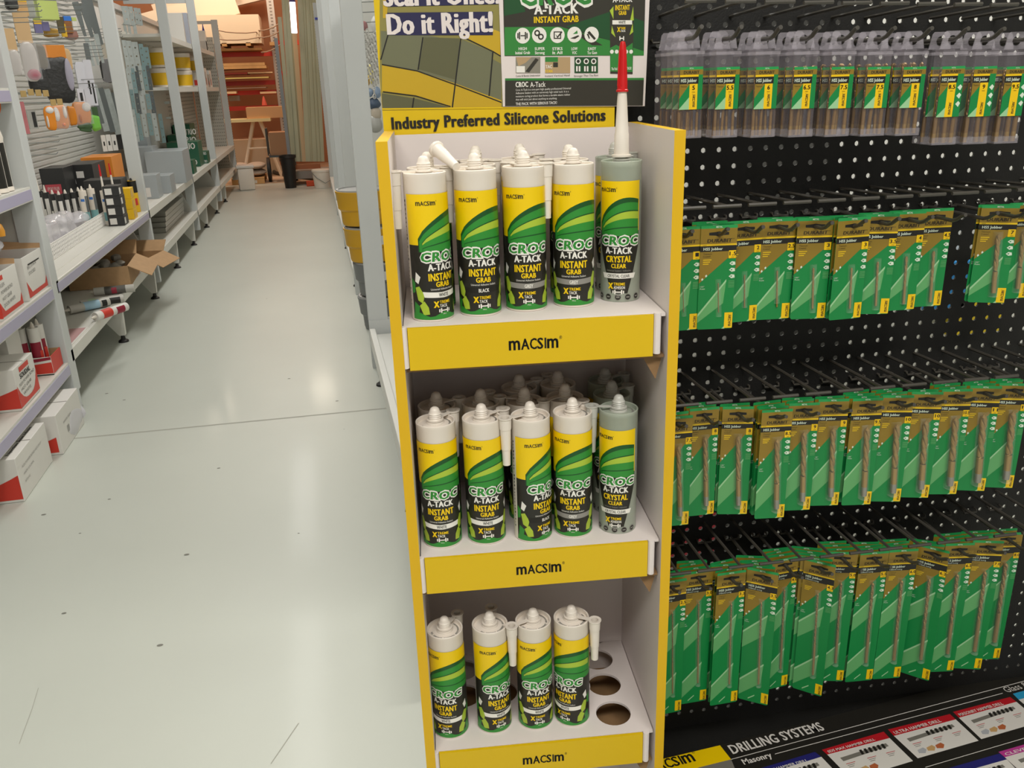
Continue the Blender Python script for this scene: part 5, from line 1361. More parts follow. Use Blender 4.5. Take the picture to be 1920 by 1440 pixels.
for k, (px, w, hh, m) in enumerate([(337, 0.10, 0.36, CARDW), (347, 0.12, 0.40, mat('pale_blue_pack', 'BCC4D4', 0.5)), (357, 0.12, 0.38, mat('pale_blue_pack', 'BCC4D4', 0.5)), (378, 0.12, 0.30, CARDW), (397, 0.16, 0.16, CARDW)]):
    y0 = min(at_x(px, 100, XF - 0.25).y, 14.3)
    carton('carton', ['slim white carton first on the top high shelf', 'pale blue carton second on the top high shelf', 'pale blue carton third on the top high shelf', 'white printed carton next to the blue nozzle bottle', 'low white carton at the end of the top high shelf'][k], XF - 0.35, XF - 0.16, y0, y0 + w, 2.021, hh, m)
for k, (px, hh, m) in enumerate([(390, 0.20, CARDW), (396, 0.26, CARDW), (402, 0.18, mat('grey_pack', 'A5A49E', 0.3)), (408, 0.24, CARDW)]):
    y0 = min(at_x(px, 182, XF - 0.27).y, 13.1 + 0.3 * k)
    f = Flat(); f.rect(0.03, 0.04, 0.09, hh - 0.05, 0, 0.0005); f.rect(0.11, 0.03, 0.15, hh * 0.5, 1, 0.0005)
    carton('carton', ['white', 'taller white', 'grey', 'white end'][k] + ' carton with dark print beyond the tubs on the high shelf', XF - 0.38, XF - 0.15, y0, y0 + 0.26, 1.521, hh, m, ({'y': f, 'x': f}, [mat('grey_print', '6C7276', 0.4), CRD]))
# ================================================================ goods hanging on the slatted back panel
XH = -1.74
def hpos(x, y, X=XH):
    p = at_x(x, y, X); return p, p.dot(WF) - CAM.dot(WF)
def hang(name, label, cat, box, X=XH, face=0.55, group=None):
    """box in pixels; returns an Empty at the bottom centre plus width and height in metres."""
    x0, y0, x1, y1 = box
    p, d = hpos((x0 + x1) / 2, y1, X); q, _ = hpos((x0 + x1) / 2, y0, X)
    k = d / F
    t = thing(name, label, cat, p, face, group)
    return t, (x1 - x0) * k, abs(q.z - p.z)
def wire_arm(t, w, h, ln=0.30):
    b = MB(); b.tube([(0, 0.004, h - 0.004), (-ln, 0.004, h - 0.004)], 0.0028, 0, 6); return b
hook_rows = []
def bag(label, box, body, head=None, film=None, hh=0.25, wob=0.06, shp=1.0, grp=None, cat='bagged goods', face=0.55, inner=None, sq=0.5):
    t, w, h = hang('hanging_bag', label, cat, box, face=face, group=grp)
    hb = h * (1 - hh) if head else h
    b = MB(); b.blob((0, 0, hb * 0.50), w * 0.47, w * 0.12 + 0.010, hb * 0.48, 0, 24, wob, seed=len(label), sq=sq); b.done('bag_contents', [body], t)
    if film:
        b = MB(); b.prism([(-w * .5, 0), (w * .5, 0.01), (w * .47, hb * 1.02), (-w * .45, hb * 1.02)], 0.002, 0, Matrix(((1, 0, 0, 0), (0, 0, -1, -w * 0.16 - 0.012), (0, 1, 0, 0), (0, 0, 0, 1)))); b.done('film', [film], t, smooth=False)
    if inner:
        for k, (cx, cz, rx, rz, m) in enumerate(inner):
            b = MB(); b.blob((cx * w, -w * 0.13 - 0.006, cz * hb), rx * w, 0.012, rz * hb, 0, 14, 0.05, seed=k); b.done('printed_patch', [m], t)
    if head:
        b = MB(); b.box(-w * .42, w * .42, -0.004, 0.004, hb * 0.96, h, 0); b.done('header_card', [head], t, smooth=False)
    return t
def slab(label, box, m, cat='pack', name='hanging_pack', th=0.02, top=None, slots=None, face=0.55, grp=None, taper=0.0, lean=0.0):
    t, w, h = hang(name, label, cat, box, face=face, group=grp)
    if lean: t.rotation_euler = (0, lean, face)
    M = Matrix(((1, 0, 0, 0), (0, 0, -1, th / 2), (0, 1, 0, 0), (0, 0, 0, 1)))
    b = MB(); b.prism([(-w * .5 * (1 - taper), 0), (w * .5 * (1 - taper), 0), (w * .5, h * 0.97), (w * .40, h), (-w * .40, h), (-w * .5, h * 0.97)], th, 0, M)
    b.done('pack_body', [m], t, smooth=False)
    if top:
        b = MB(); b.box(-w * .5, w * .5, -th / 2 - 0.0015, th / 2 + 0.0015, h * 0.72, h, 0); b.done('header_card', [top], t, smooth=False)
    if slots:
        b = MB()
        for (u0, v0, u1, v1) in slots: b.box(w * u0, w * u1, -th / 2 - 0.0015, -th / 2 - 0.0002, h * v0, h * v1, 0)
        b.done('slot_print', [FOOT], t, smooth=False)
    return t
def bracket(label, box, m=METAL, grp='steel brackets on the back panel', holes=4, face=0.55, lean=0.0, foot=True):
    t, w, h = hang('steel_bracket', label, 'bracket', box, X=-1.48, face=face, group=grp)
    if lean: t.rotation_euler = (0, lean, face)
    M = Matrix(((1, 0, 0, 0), (0, 0, -1, 0), (0, 1, 0, 0), (0, 0, 0, 1))); w2 = w / 2
    hl = []
    for k in range(holes):
        z = h * (k + 0.7) / (holes + 0.4); r = min(w * 0.16, 0.008)
        hl.append([(r * math.cos(a), z + r * math.sin(a)) for a in [-2 * PI * i / 10 for i in range(10)]])
    b = MB(); b.plate([(-w2, 0), (w2, 0), (w2, h), (-w2, h)], hl, 0.003, 0, M); b.done('plate', [m], t, smooth=False)
    if foot: b = MB(); b.box(-w2, w2, 0.0, 0.06, 0, 0.003, 0); b.done('return_flange', [m], t, smooth=False)
    return t
PALEB = mat('pale_bag_film', 'BDB6B0', 0.25); WOODB = mat('brush_wood', 'C9A06A', 0.55); DKB = mat('dark_cloth', '2A2A2A', 0.45, bump=0.5, bscale=40); OLV = mat('olive_disc', '5A5034', 0.6); PINKM = mat('dusty_red_disc', 'A5606C', 0.5); GOLDP = mat('gold_pack', 'B08A3C', 0.45, metal=0.2); PBR = mat('pink_brown_pack', '9A6E62', 0.55); HBLUE = mat('blue_card', '2E74D0', 0.45)
OBAG = mat('orange_bag', 'E08820', 0.35); KNIFE = mat('blade_grey', '6C7272', 0.3, metal=0.4); TEAL = mat('teal_grey_steel', '7C9496', 0.35, metal=0.3); NETG = mat('net_green', '7CC850', 0.5); DNET = mat('dark_net_green', '3C5A34', 0.6)
bag('black pouch at the top left of the hanging goods', (12, -6, 36, 19), DKB)
slab('yellow handled brush with dark bristles beside the black pouch', (36, -4, 53, 30), WOODB, 'brush', 'hand_brush', 0.03, YCAN)
bag('grey green bagged roller right of the yellow handled brush', (52, -4, 68, 36), mat('grey_green_pack', '8E9484', 0.5), film=BAGC)
slab('lime and purple boxed item at the top of the hanging goods', (70, -8, 104, 38), LIME, th=0.16, top=PURP)
bag('bagged red sanding disc under a long tan card', (48, 30, 78, 152), PALEB, TAN, BAGC, hh=0.42, sq=0.55, inner=[(0.06, 0.16, 0.40, 0.15, PINKM)])
bag('tan brush in a bag beside the near post', (24, 57, 44, 142), PALEB, TAN, BAGC, hh=0.45, sq=0.55)
bag('olive round pad hanging behind the bagged red disc', (66, 84, 92, 132), OLV, film=BAGC)
bag('black cloth bundle under an orange header card', (92, 88, 144, 196), DKB, ORG, None, hh=0.20, inner=[(0.36, 0.62, 0.13, 0.36, mat('grey_lilac_film', 'A8A4B4', 0.2))])
bag('black cloth bundle behind the orange headed one', (58, 128, 96, 177), DKB)
slab('small dark pack with yellow corner below the lime box', (67, 40, 80, 62), PURP, th=0.02, top=YCAN)
slab('second small dark pack below the lime box', (81, 42, 93, 58), PURP, th=0.02)
bag('bunch of gold coloured fittings below the lime box', (84, 54, 111, 70), GOLDP, wob=0.15)
slab('olive green pack on the upper wire hooks', (111, 33, 122, 62), OLV, th=0.02)
slab('narrow yellow pack on the upper wire hooks', (117, 46, 126, 69), YCAN, th=0.02)
slab('brown pack with blue header on the upper hooks', (124, 32, 137, 62), mat('brown_pack', '8E5A28', 0.5), th=0.02, top=HBLUE)
bag('pinkish brown bundle below the blue headed pack', (122, 57, 148, 75), PBR, wob=0.12)
slab('white and lime card beside the blue headed pack', (138, 34, 146, 56), CARDW, th=0.01, top=LIME)
bag('yellow bagged item right of the orange header', (122, 92, 138, 132), mat('amber_bag', 'D8A850', 0.5), film=BAGC)
for k, (x, y) in enumerate([(45, 176), (59, 173), (73, 174), (87, 175), (101, 192), (113, 191)]):
    t, w, h = hang('hook_tag', 'tan tag on a wire hook end, %s from the near post' % ['first', 'second', 'third', 'fourth', 'fifth', 'sixth'][k], 'tag', (x - 5, y - 6, x + 5, y + 6), X=-1.66, group='tan hook tags')
    b = MB(); b.box(-w / 2, w / 2, -0.004, 0.004, 0, h, 0, bev=0.002); b.done('tag_card', [mat('dark_tan_card', 'B0935A', 0.55)], t, smooth=False)
    b = MB(); c, s_ = math.cos(-0.55), math.sin(-0.55); b.tube([(-0.005 * c, 0.008, h * .5), (-0.44 * c, -0.44 * s_, h * .5)], 0.0030, 0, 6); b.done('hook_wire', [WIREG], t)
WPAT = mat('white_sponge', 'E2DEDA', 0.6)
for k, (box, inn) in enumerate([((88, 197, 108, 244), [(.05, .80, .36, .14, WPAT), (-.30, .35, .10, .25, WPAT)]), ((104, 196, 131, 243), [(-.25, .62, .20, .30, WPAT), (.30, .70, .14, .26, WPAT), (.1, .2, .12, .08, mat('salmon_patch', 'E88A5A', 0.5))]), ((130, 198, 147, 236), []), ((142, 190, 174, 235), [(.24, .76, .24, .20, WPAT), (-.2, .3, .1, .2, mat('dark_orange_patch', 'B86414', 0.5))])]):
    bag(['orange and white bag, first of the row under the tan tags', 'orange and white bag showing two white sponges', 'plain orange bag between the white sponges', 'orange and white bag nearest the green net'][k], box, OBAG, inner=inn, grp='orange bags on the back panel', film=BAGC if k % 2 else None)
slab('thin red pack hanging low beside the near post', (46, 190, 56, 251), mat('faded_red_pack', 'B86C70', 0.5), th=0.012)
slab('grey and black pack beside the thin red pack', (57, 206, 72, 242), mat('grey_pack', 'A5A49E', 0.3), th=0.015, slots=[(0.0, 0.1, 0.4, 0.9)])
bag('bright green netting pack right of the orange bags', (174, 200, 191, 246), NETG, DNET, hh=0.35, wob=0.15)
bag('dark green sprig pack below the orange bags', (148, 230, 172, 246), DNET, wob=0.3)
# knives and blades
for k, (box, ln) in enumerate([((154, 8, 166, 68), 0.12), ((166, 10, 180, 70), 0.12), ((180, 4, 200, 84), 0.16)]):
    slab(['dark grey saw blade at the left of three', 'dark grey saw blade in the middle of three', 'largest dark grey saw blade beside the square post'][k], box, KNIFE, 'saw blade', 'saw_blade', 0.006, taper=0.6, lean=-ln, grp='saw blades')
slab('long dark steel tongue hanging below the tan hook end', (162, 82, 171, 112), KNIFE, 'blade', 'steel_scraper', 0.006)
for k, box in enumerate([(172, 74, 180, 124), (181, 78, 189, 122), (189, 66, 198, 118)]):
    slab('silver blade, %s of the three below the saw blades' % ['left', 'middle', 'right'][k], box, METAL, 'blade', 'silver_blade', 0.005, taper=0.5, lean=-0.08, grp='silver blades')
for k, (box, sl) in enumerate([((148, 122, 160, 168), []), ((156, 118, 170, 200), [(-.3, .1, -.05, .5)]), ((170, 114, 184, 198), [(-.35, .25, -.1, .55), (.1, .05, .3, .5)]), ((148, 166, 160, 192), [(-.2, .1, .2, .7)]), ((160, 166, 172, 196), [])]):
    slab(['short white pack left of the tall white packs', 'tall white pack with one black slot', 'tall white pack with two black slots', 'small black and white pack low on the hooks', 'small white pack low on the hooks'][k], box, mat('lilac_white_pack', 'D6D6DE', 0.45), slots=sl, grp='white packs on the back panel')
bag('bagged black straps under a tan card beside the square post', (193, 84, 222, 155), FOOT, mat('grey_tan_card', 'B8B0A0', 0.6), BAGC, hh=0.38)
for k, box in enumerate([(186, 165, 196, 232), (195, 158, 206, 246), (206, 164, 217, 248), (217, 166, 229, 252), (228, 172, 240, 250)]):
    slab('long galvanised strap hanging low, %s of five' % ['first', 'second', 'third', 'fourth', 'fifth'][k], box, METAL if k % 2 else KNIFE, 'steel strap', 'steel_strap', 0.004, lean=-0.10, grp='galvanised straps')
for k, box in enumerate([(194, 252, 202, 284), (203, 251, 212, 283), (213, 251, 222, 282)]):
    slab('white ticket strip with grey print, %s of three' % ['left', 'middle', 'right'][k], box, CARDW, 'ticket', 'ticket_strip', 0.004, slots=[(-.15, .35, .15, .6)], grp='white tickets')
slab('black pack with two white windows beside the square post', (223, 249, 241, 279), FOOT, 'pack', 'hanging_pack', 0.01, grp=None)
# second bay: plates and brackets
for k, box in enumerate([(233, 14, 245, 46), (246, 15, 254, 48), (255, 17, 262, 46), (262, 18, 268, 48)]):
    bracket('short hinge plate on the top hooks past the square post, %s of four' % ['first', 'second', 'third', 'fourth'][k], box, METAL, holes=2, grp='hinge plates')
for k, box in enumerate([(234, 44, 239, 65), (242, 44, 247, 66), (252, 44, 258, 66)]):
    slab('thin steel tongue below the hinge plates, %s of three' % ['left', 'middle', 'right'][k], box, METAL, 'steel tongue', 'steel_tongue', 0.004, grp='steel tongues')
for k, box in enumerate([(238, 78, 246, 136), (246, 79, 255, 134), (255, 81, 266, 132), (266, 84, 274, 124), (274, 90, 284, 128)]):
    bracket('broad steel plate on the middle hooks, %s from the square post' % ['first', 'second', 'third', 'fourth', 'fifth'][k], box, METAL if k < 3 else TEAL, holes=3, grp='broad steel plates')
rnd = random.Random(11)
n_ = 0
for row, (y0, y1, xs) in enumerate([(126, 176, [248, 255, 262, 269, 276, 283]), (172, 212, [253, 262, 271, 281, 290]), (208, 262, [258, 266, 275, 285, 296, 308])]):
    for k, x in enumerate(xs):
        bracket('galvanised angle bracket, %s from the square post in the %s bracket row' % (['first', 'second', 'third', 'fourth', 'fifth', 'sixth'][k], ['upper', 'middle', 'lower'][row]), (x - 4, y0 + rnd.randint(-4, 4), x + 4, y1 + rnd.randint(-8, 6)), [METAL, TEAL, DMET][(k + row) % 3] if row < 2 else [METAL, TEAL][k % 2], holes=3, face=rnd.uniform(0.2, 0.9))
for k in range(6):
    p, d = hpos(270 + k * 7, 86 + 2 * k)
    t = thing('wire_hook', 'bare wire hook over the broad steel plates, %s of six' % ['first', 'second', 'third', 'fourth', 'fifth', 'sixth'][k], 'wire hook', (XB + 0.012, p.y, p.z), 0, 'bare wire hooks')
    b = MB(); b.tube([(0, 0, 0), (p.x - XB, 0, 0), (p.x - XB + 0.012, 0, 0.014)], 0.0045, 0, 6); b.done('hook_wire', [mat('brass_wire', 'B7AE93', 0.35, metal=0.4)], t)
bx = [(304, 219, 320, 223), (300, 190, 318, 195)]
for k, b_ in enumerate(bx):
    t, w, h = hang('steel_rail', ['short steel rail on the panel behind the second post', 'short steel rail above the green boxes'][k], 'rail', b_)
    b = MB(); b.box(-w / 2, w / 2, -0.01, 0.01, 0, h, 0); b.done('rail_bar', [METAL], t, smooth=False)
# bare hook wires of the first bay
k = 0
for (x0, y, n) in [(14, 12, 1), (20, 24, 1), (22, 44, 1), (62, 75, 1), (90, 84, 1), (106, 10, 1), (106, 20, 1), (106, 30, 1), (110, 60, 1), (130, 80, 1), (148, 95, 1), (150, 108, 1), (150, 158, 1), (160, 165, 1), (188, 62, 1), (190, 72, 1), (205, 2, 1), (50, 293, 1), (54, 270, 1)]:
    p, d = hpos(x0, y)
    ln = p.x + 0.16 - XB
    t = thing('wire_hook', 'grey wire hook on the slatted panel among the hanging goods', 'wire hook', (XB + 0.012, p.y, p.z), 0, 'wire hooks among the hanging goods')
    b = MB(); b.tube([(0, 0, 0), (ln, 0, 0.006), (ln + 0.01, 0, 0.016)], 0.0030, 0, 6); b.tube([(0, 0.03, 0.03), (ln, 0.03, 0.036)], 0.0025, 0, 6); b.done('hook_wire', [WIREG], t)
# ================================================================ right run of shelving behind the display
gr = thing('shelving_unit', 'white shelving run behind the display stand with square posts and a low base shelf', 'shelving', (0, 0, 0))
XR = 0.19
for k, (y, w, zt) in enumerate([(4.5, 0.105, 2.6), (6.3, 0.13, 2.6), (8.4, 0.14, 2.6), (10.6, 0.16, 2.6), (13.6, 0.15, 2.62)]):
    b = MB(); b.box(XR, XR + w, y, y + 0.045, 0.21 if k == 0 else 0.0, zt, 0, bev=0.004)
    b.done('post', [POSTW], gr, smooth=False)
b = MB(); b.box(XR, XR + 0.15, 4.49, 4.55, 0.0, 0.27, 0); b.done('post_base', [POSTW], gr, smooth=False)
b = MB()
for k in range(64): b.box(XR - 0.0015, XR + 0.002, 13.605, 13.625, 0.1 + k * 0.038, 0.118 + k * 0.038, 0)
b.done('slots', [FOOT], gr, smooth=False)
b = MB(); b.box(XR + 0.03, XR + 0.50, 1.75, 4.46, 0.175, 0.20, 0); b.box(XR, XR + 0.03, 1.75, 4.46, 0.135, 0.235, 0, bev=0.004)
b.done('base_shelf', [WHITE], gr, smooth=False)
b = MB(); b.box(XR + 0.02, XR + 0.5, 6.35, 13.6, 0.15, 0.18, 0); b.box(XR - 0.0, XR + 0.02, 6.35, 13.6, 0.10, 0.18, 0); b.done('base_shelf', [WHITE], gr, smooth=False)
b = MB(); b.box(XR + 0.62, XR + 0.64, 2.2, 13.6, 0.0, 2.3, 0); b.done('back_panel', [WHITE], gr, smooth=False)
for y in (1.9, 2.78, 4.2, 6.6, 8.3):
    b = MB(); M = Matrix(((1, 0, 0, 0), (0, 0, 1, y - 0.015), (0, 1, 0, 0), (0, 0, 0, 1)))
    b.prism([(XR + 0.012, 0.045), (XR + 0.045, 0.045), (XR + 0.20, 0.135), (XR + 0.002, 0.135)], 0.03, 0, M); lg = b.done('leg', [SHADEW], gr, smooth=False)
    b = MB(); b.lathe([(0, 0), (0.032, 0), (0.030, 0.010), (0.014, 0.020), (0.010, 0.046), (0, 0.046)], 0, 14, Matrix.Translation((XR + 0.028, y, 0))); b.done('foot', [FOOT], lg)
# stacked drums
DY = mat('drum_yellow', 'D6A21E', 0.45); DG = mat('drum_grey', '77797A', 0.45); LIDG = mat('drum_lid_grey', '9A9A98', 0.45)
r = 0.155; drx = [0.355, 0.362, 0.380, 0.385]; drz = [0.665, 0.44, 0.222, 0.002]
for k in range(4):
    m = DY if k < 2 else DG
    xl = at_y([635, 650, 668, 676][k], [398, 462, 524, 575][k], 5.2).x; drx[k] = xl + 0.15
    t = thing('drum', ['yellow drum with grey lid at the top of the stack', 'yellow drum with white label, second in the stack', 'grey drum below the two yellow drums', 'grey drum at the floor under the stack'][k], 'drum', (drx[k], 5.35, drz[k]), 0, 'stacked drums behind the display')
    b = MB(); b.lathe([(0, 0), (r * 0.80, 0), (r * 0.83, 0.015), (r * 0.86, 0.085), (r * 0.95, 0.10), (r, 0.19), (r * 1.02, 0.195), (r * 1.02, 0.205), (r * 0.985, 0.205)], 0, 36, close=False); b.done('drum_body', [m], t)
    b = MB(); b.lathe([(r * 0.985, 0.205), (r * 0.97, 0.214), (r * 0.90, 0.215), (r * 0.88, 0.208), (0, 0.2085)], 0, 36); b.done('lid', [LIDG], t)
    if k in (1, 2):
        b = MB(); f = Flat(); f.rect(-0.06, 0.11, 0.16, 0.165, 0, 0.0); f.rect(-0.05, 0.145, 0.02, 0.152, 1, 0.0005); f.slice(0.01)
        b.flat(f, lambda u, v, l: Vector(((r * (0.955 + 0.045 * (v - 0.10) / 0.09) + 0.002 + l) * math.cos(-PI / 2 + u / r), (r * (0.955 + 0.045 * (v - 0.10) / 0.09) + 0.002 + l) * math.sin(-PI / 2 + u / r), v)))
        b.done('label', [CARDW, mat('green_line', '4CA870', 0.5)], t, recalc=False)
# chains and tools seen past the post
XC = 0.47
rnd = random.Random(4)
CH = mat('bright_chain', 'C8C6C0', 0.28, metal=0.4)
n = 0
for k in range(7):
    x = 679 + k * 4.6; p = at_y(x, 62 + rnd.uniform(-8, 6), 5.6); L = rnd.uniform(0.26, 0.40)
    b = MB(); nn = int(L / 0.024)
    for i in range(nn):
        c = Vector((0, 0, -0.012 - i * 0.024)); a = (PI / 2) * (i % 2) + 0.3
        e = Vector((math.cos(a), math.sin(a), 0))
        b.tube([c + e * 0.009 * math.cos(s_) + Vector((0, 0, 0.016 * math.sin(s_))) for s_ in [2 * PI * j / 8 for j in range(9)]], 0.0028, 0, 5, False)
    tag(b.done('chain', [CH], loc=p), 'bright steel chain hanging past the square post, %s from the left' % ['first', 'second', 'third', 'fourth', 'fifth', 'sixth', 'seventh'][k], 'chain', 'chains past the post')
for k, (x0, y0, x1, y1, m, th) in enumerate([(692, 118, 702, 162, mat('pale_yellow_rope', 'E6DA8C', 0.6), 0.05), (684, 142, 694, 162, mat('amber_tool', 'C0901E', 0.5), 0.05), (686, 164, 700, 182, mat('blue_chain_pack', '8EA2BC', 0.4), 0.06), (699, 163, 716, 184, mat('blue_chain_pack', '8EA2BC', 0.4), 0.06), (690, 184, 714, 206, mat('navy_pack', '46566C', 0.45), 0.06), (697, 200, 716, 226, mat('beige_pack', 'BDB2A2', 0.5), 0.06), (692, 214, 718, 252, mat('grey_clear_pack', 'A9A9A4', 0.35), 0.07), (676, 40, 690, 58, mat('red_grey_pack', 'A07272', 0.5), 0.05), (697, 30, 712, 64, mat('pale_wire_pack', 'CFCFCB', 0.4), 0.05)]):
    p, q = at_y((x0 + x1) / 2, y1, 5.9 if k != 8 else 6.2), at_y((x0 + x1) / 2, y0, 5.9 if k != 8 else 6.2)
    w = (x1 - x0) * 5.9 / F; h = q.z - p.z
    b = MB(); b.blob((0, 0, h / 2), w / 2, th / 2, h / 2, 0, 16, 0.10, seed=k)
    tag(b.done('hanging_pack', [m], loc=p), ['pale yellow rope bundle beside the chains', 'amber tool beside the pale yellow rope', 'left pale blue pack below the chains', 'right pale blue pack below the chains', 'navy pack below the pale blue packs', 'beige pack beside the header board', 'grey clear pack beside the header board', 'red and grey pack above the chains', 'pale wire pack above the chains'][k], 'hanging pack', 'packs past the square post')
b = MB(); b.box(0.36, 0.80, 6.6, 6.64, 0.25, 2.5, 0)
for i in range(14): b.tube([(0.36, 6.0, 1.55 + i * 0.06), (0.70, 6.0 , 1.56 + i * 0.06)], 0.003, 1, 5)
b.done('hook_panel', [WHITE, WIREG], gr, smooth=False)
# ================================================================ timber yard at the far end
WALLB = mat('yard_wall', 'B07C5A', 0.8, noise=0.05, nscale=2); CEILM = mat('yard_ceiling', 'D08A50', 0.8)
BEAM = mat('painted_beam', 'F0E2CC', 0.6); RACKR = mat('rack_red', 'D83A26', 0.45); RACKM = mat('rack_steel', 'C4BCB4', 0.4); TIM = mat('timber', 'CFA068', 0.7, noise=0.12, nscale=6); TIMP = mat('pale_timber', 'E4C49A', 0.7); CREAM = mat('cream_board', 'F2DCBE', 0.6); MOULD = mat('sage_moulding', 'BDBB9C', 0.5, noise=0.04, nscale=3); DUST = mat('yard_floor', 'C6AE94', 0.8, noise=0.08, nscale=2)
b = MB(); b.box(-7, 7, 18.6, 18.7, 0, 5.2, 0); struct(b.done('wall_back', [WALLB], smooth=False))
b = MB(); b.box(-7.1, -7, -5, 18.7, 0, 5.2, 0); struct(b.done('wall_left', [mat('shop_wall', 'CFCBC2', 0.7)], smooth=False))
b = MB(); b.box(7, 7.1, -5, 18.7, 0, 5.2, 0); struct(b.done('wall_right', [mat('shop_wall', 'CFCBC2', 0.7)], smooth=False))
b = MB(); b.box(-7, 7, -5, 13.9, 4.0, 4.1, 0); struct(b.done('ceiling', [mat('shop_ceiling', 'DAD6CC', 0.8)], smooth=False))
b = MB(); b.box(-7, 7, 14.0, 18.6, 5.1, 5.2, 0); struct(b.done('ceiling_2', [CEILM], smooth=False))
b = MB(); b.box(-7, 7, 14.9, 18.6, 0.0, 0.004, 0); struct(b.done('floor_2', [DUST], smooth=False))
# pale roof beams
for k, (xa, ya, xb, yb, w) in enumerate([(285, 46, 412, 12, 0.20), (330, 8, 400, -14, 0.10), (404, 10, 470, -6, 0.10)]):
    p, q = at_y(xa, ya, 17.3 + 0.35 * k), at_y(xb, yb, 17.3 + 0.35 * k); d = (q - p).normalized(); up = Vector((-d.z, 0, d.x))
    b = MB(); L = (q - p).length + 0.3
    b.box(-0.4, L, -0.10, 0.10, -w, w, 0, frame(p, d, Vector((0, 1, 0))))
    struct(b.done('trim_%d' % (3 + k), [BEAM], smooth=False))
# red rack
YR = 17.0
def RX(x, y): return at_y(x, y, YR)
rack = thing('timber_rack', 'red and steel cantilever rack of timber against the brown wall', 'rack', (0, 0, 0))
for k, (xa, y, xb) in enumerate([(404, 102, 512), (404, 156, 516), (404, 174, 520), (404, 202, 560), (516, 80, 560), (516, 137, 560)]):
    p, q = RX(xa, y), RX(xb, y); b = MB(); b.box(p.x, q.x, YR - 0.05, YR + 0.05, (p.z + q.z) / 2 - 0.038, (p.z + q.z) / 2 + 0.038, 0); b.done('beam', [RACKR], rack, smooth=False)
p, q = RX(506, 0), RX(522, 215)
b = MB(); b.box(p.x - 0.06, p.x + 0.06, YR - 0.16, YR - 0.06, 0, 3.3, 0); 
for i in range(60): b.box(p.x - 0.02, p.x + 0.02, YR - 0.162, YR - 0.159, 0.1 + i * 0.053, 0.125 + i * 0.053, 1)
b.done('upright', [RACKM, mat('rack_slot', '8A8078', 0.6)], rack, smooth=False)
for x in (0.35,):
    b = MB(); b.box(x, x + 0.1, YR - 0.05, YR + 0.05, 0, 3.3, 0); b.done('upright', [RACKR], rack, smooth=False)
def stack(label, x0, y0, x1, y1, m, dep=0.9, n=1, name='timber_pack', cat='timber pack'):
    p, q = RX(x0, y1), RX(x1, y0)
    t = thing(name, label, cat, (p.x, YR, p.z)); w, h = q.x - p.x, q.z - p.z
    b = MB()
    for i in range(n): b.box(0, w - 0.02 * (i % 2), -dep / 2, dep / 2, h * i / n + 0.003, h * (i + 1) / n, 0)
    b.done('boards', [m], t, smooth=False); return t
stack('pack of cream boards high on the rack', 372, 31, 487, 86, CREAM, 1.0, 1, 'board_pack', 'board pack')
t = stack('tan timber bearers under the cream boards', 395, 91, 492, 98, TIM, 0.8)
for k in range(3): b = MB(); b.box(0.25 + 0.4 * k, 0.33 + 0.4 * k, -0.5, 0.4, 0.07, 0.125, 0); b.done('bearer', [TIM], t, smooth=False)
stack('tan timber pack on the second rack level', 400, 118, 500, 132, TIM, 0.8, 2)
stack('dark red timber pack below the tan pack', 400, 136, 466, 142, mat('dark_red_timber', 'A8483A', 0.7), 0.7)
stack('pale timber end beside the dark red pack', 467, 135, 512, 139, TIMP, 0.7)
stack('yellow timber pack on the third rack level', 400, 144, 505, 150, mat('yellow_timber', 'DCC878', 0.7), 0.7)
stack('brown timber pack between the lower red beams', 404, 163, 500, 168, mat('brown_timber', '9A8474', 0.7), 0.7)
stack('pale timber ends on the lowest red beam', 490, 171, 519, 176, TIMP, 0.8)
stack('pale timber ends at the left of the lowest red beam', 404, 171, 446, 177, TIMP, 0.85)
stack('grey sheet leaning below the lowest red beam', 430, 178, 449, 190, mat('grey_sheet', '9A9088', 0.7), 0.1)
for k, (xa, ya, xb, yb) in enumerate([(404, 56, 480, 60), (404, 73, 485, 70), (485, 57, 522, 45), (485, 70, 522, 60), (490, 98, 525, 84)]):
    p, q = at_y(xa, ya, 16.2), at_y(xb, yb, 16.2); m_ = (p + q) / 2; m_.z -= 0.03
    b = MB(); b.tube([p, (p + m_) / 2 - Vector((0, 0, .01)), m_, (m_ + q) / 2 - Vector((0, 0, .01)), q], 0.010, 0, 6)
    b.tube([p + Vector((0, 0.0, 0)), p + Vector((0, 0.85, 0.02))], 0.01, 0, 6); b.tube([q, q + Vector((0, 0.70, 0.0))], 0.01, 0, 6); tag(b.done('rope', [mat('rope_grey', 'A88C74', 0.7)]), ['upper rope strung before the cream boards', 'lower rope strung before the cream boards', 'upper rope running up to the moulding rack', 'middle rope running up to the moulding rack', 'lowest rope running up to the moulding rack'][k], 'rope', 'ropes before the rack')
# cardboard carton on a trestle table
YT = 16.3
p, q = at_y(435, 224, YT), at_y(508, 220, YT)
tt = thing('trestle_table', 'pale trestle table with splayed white legs before the timber rack', 'table', (p.x, YT, 0)); zt = (p.z + q.z) / 2; w = q.x - p.x
b = MB(); b.box(-0.3, w, -0.3, 0.3, zt - 0.05, zt, 0); b.done('tabletop', [mat('pale_yellow_top', 'F0E0A8', 0.6)], tt, smooth=False)
for dx, s in ((0.32, -1), (0.32, 1), (0.62, -1), (0.62, 1)):
    b = MB(); b.tube([(w * 0.62 + (dx - 0.47) * 0.4, s * 0.1, zt - 0.05), (w * 0.62 + (dx - 0.47) * 2.2, s * 0.26, 0.0)], 0.028, 0, 8); b.done('leg', [BEAM], tt)
b = MB(); b.tube([(w * 0.62 - 0.18, -0.19, zt * 0.5), (w * 0.62 + 0.18, -0.19, zt * 0.5)], 0.02, 0, 6); b.done('crossbar', [BEAM], tt)
p, q = at_y(463, 213, YT - 0.1), at_y(541, 189, YT - 0.1)
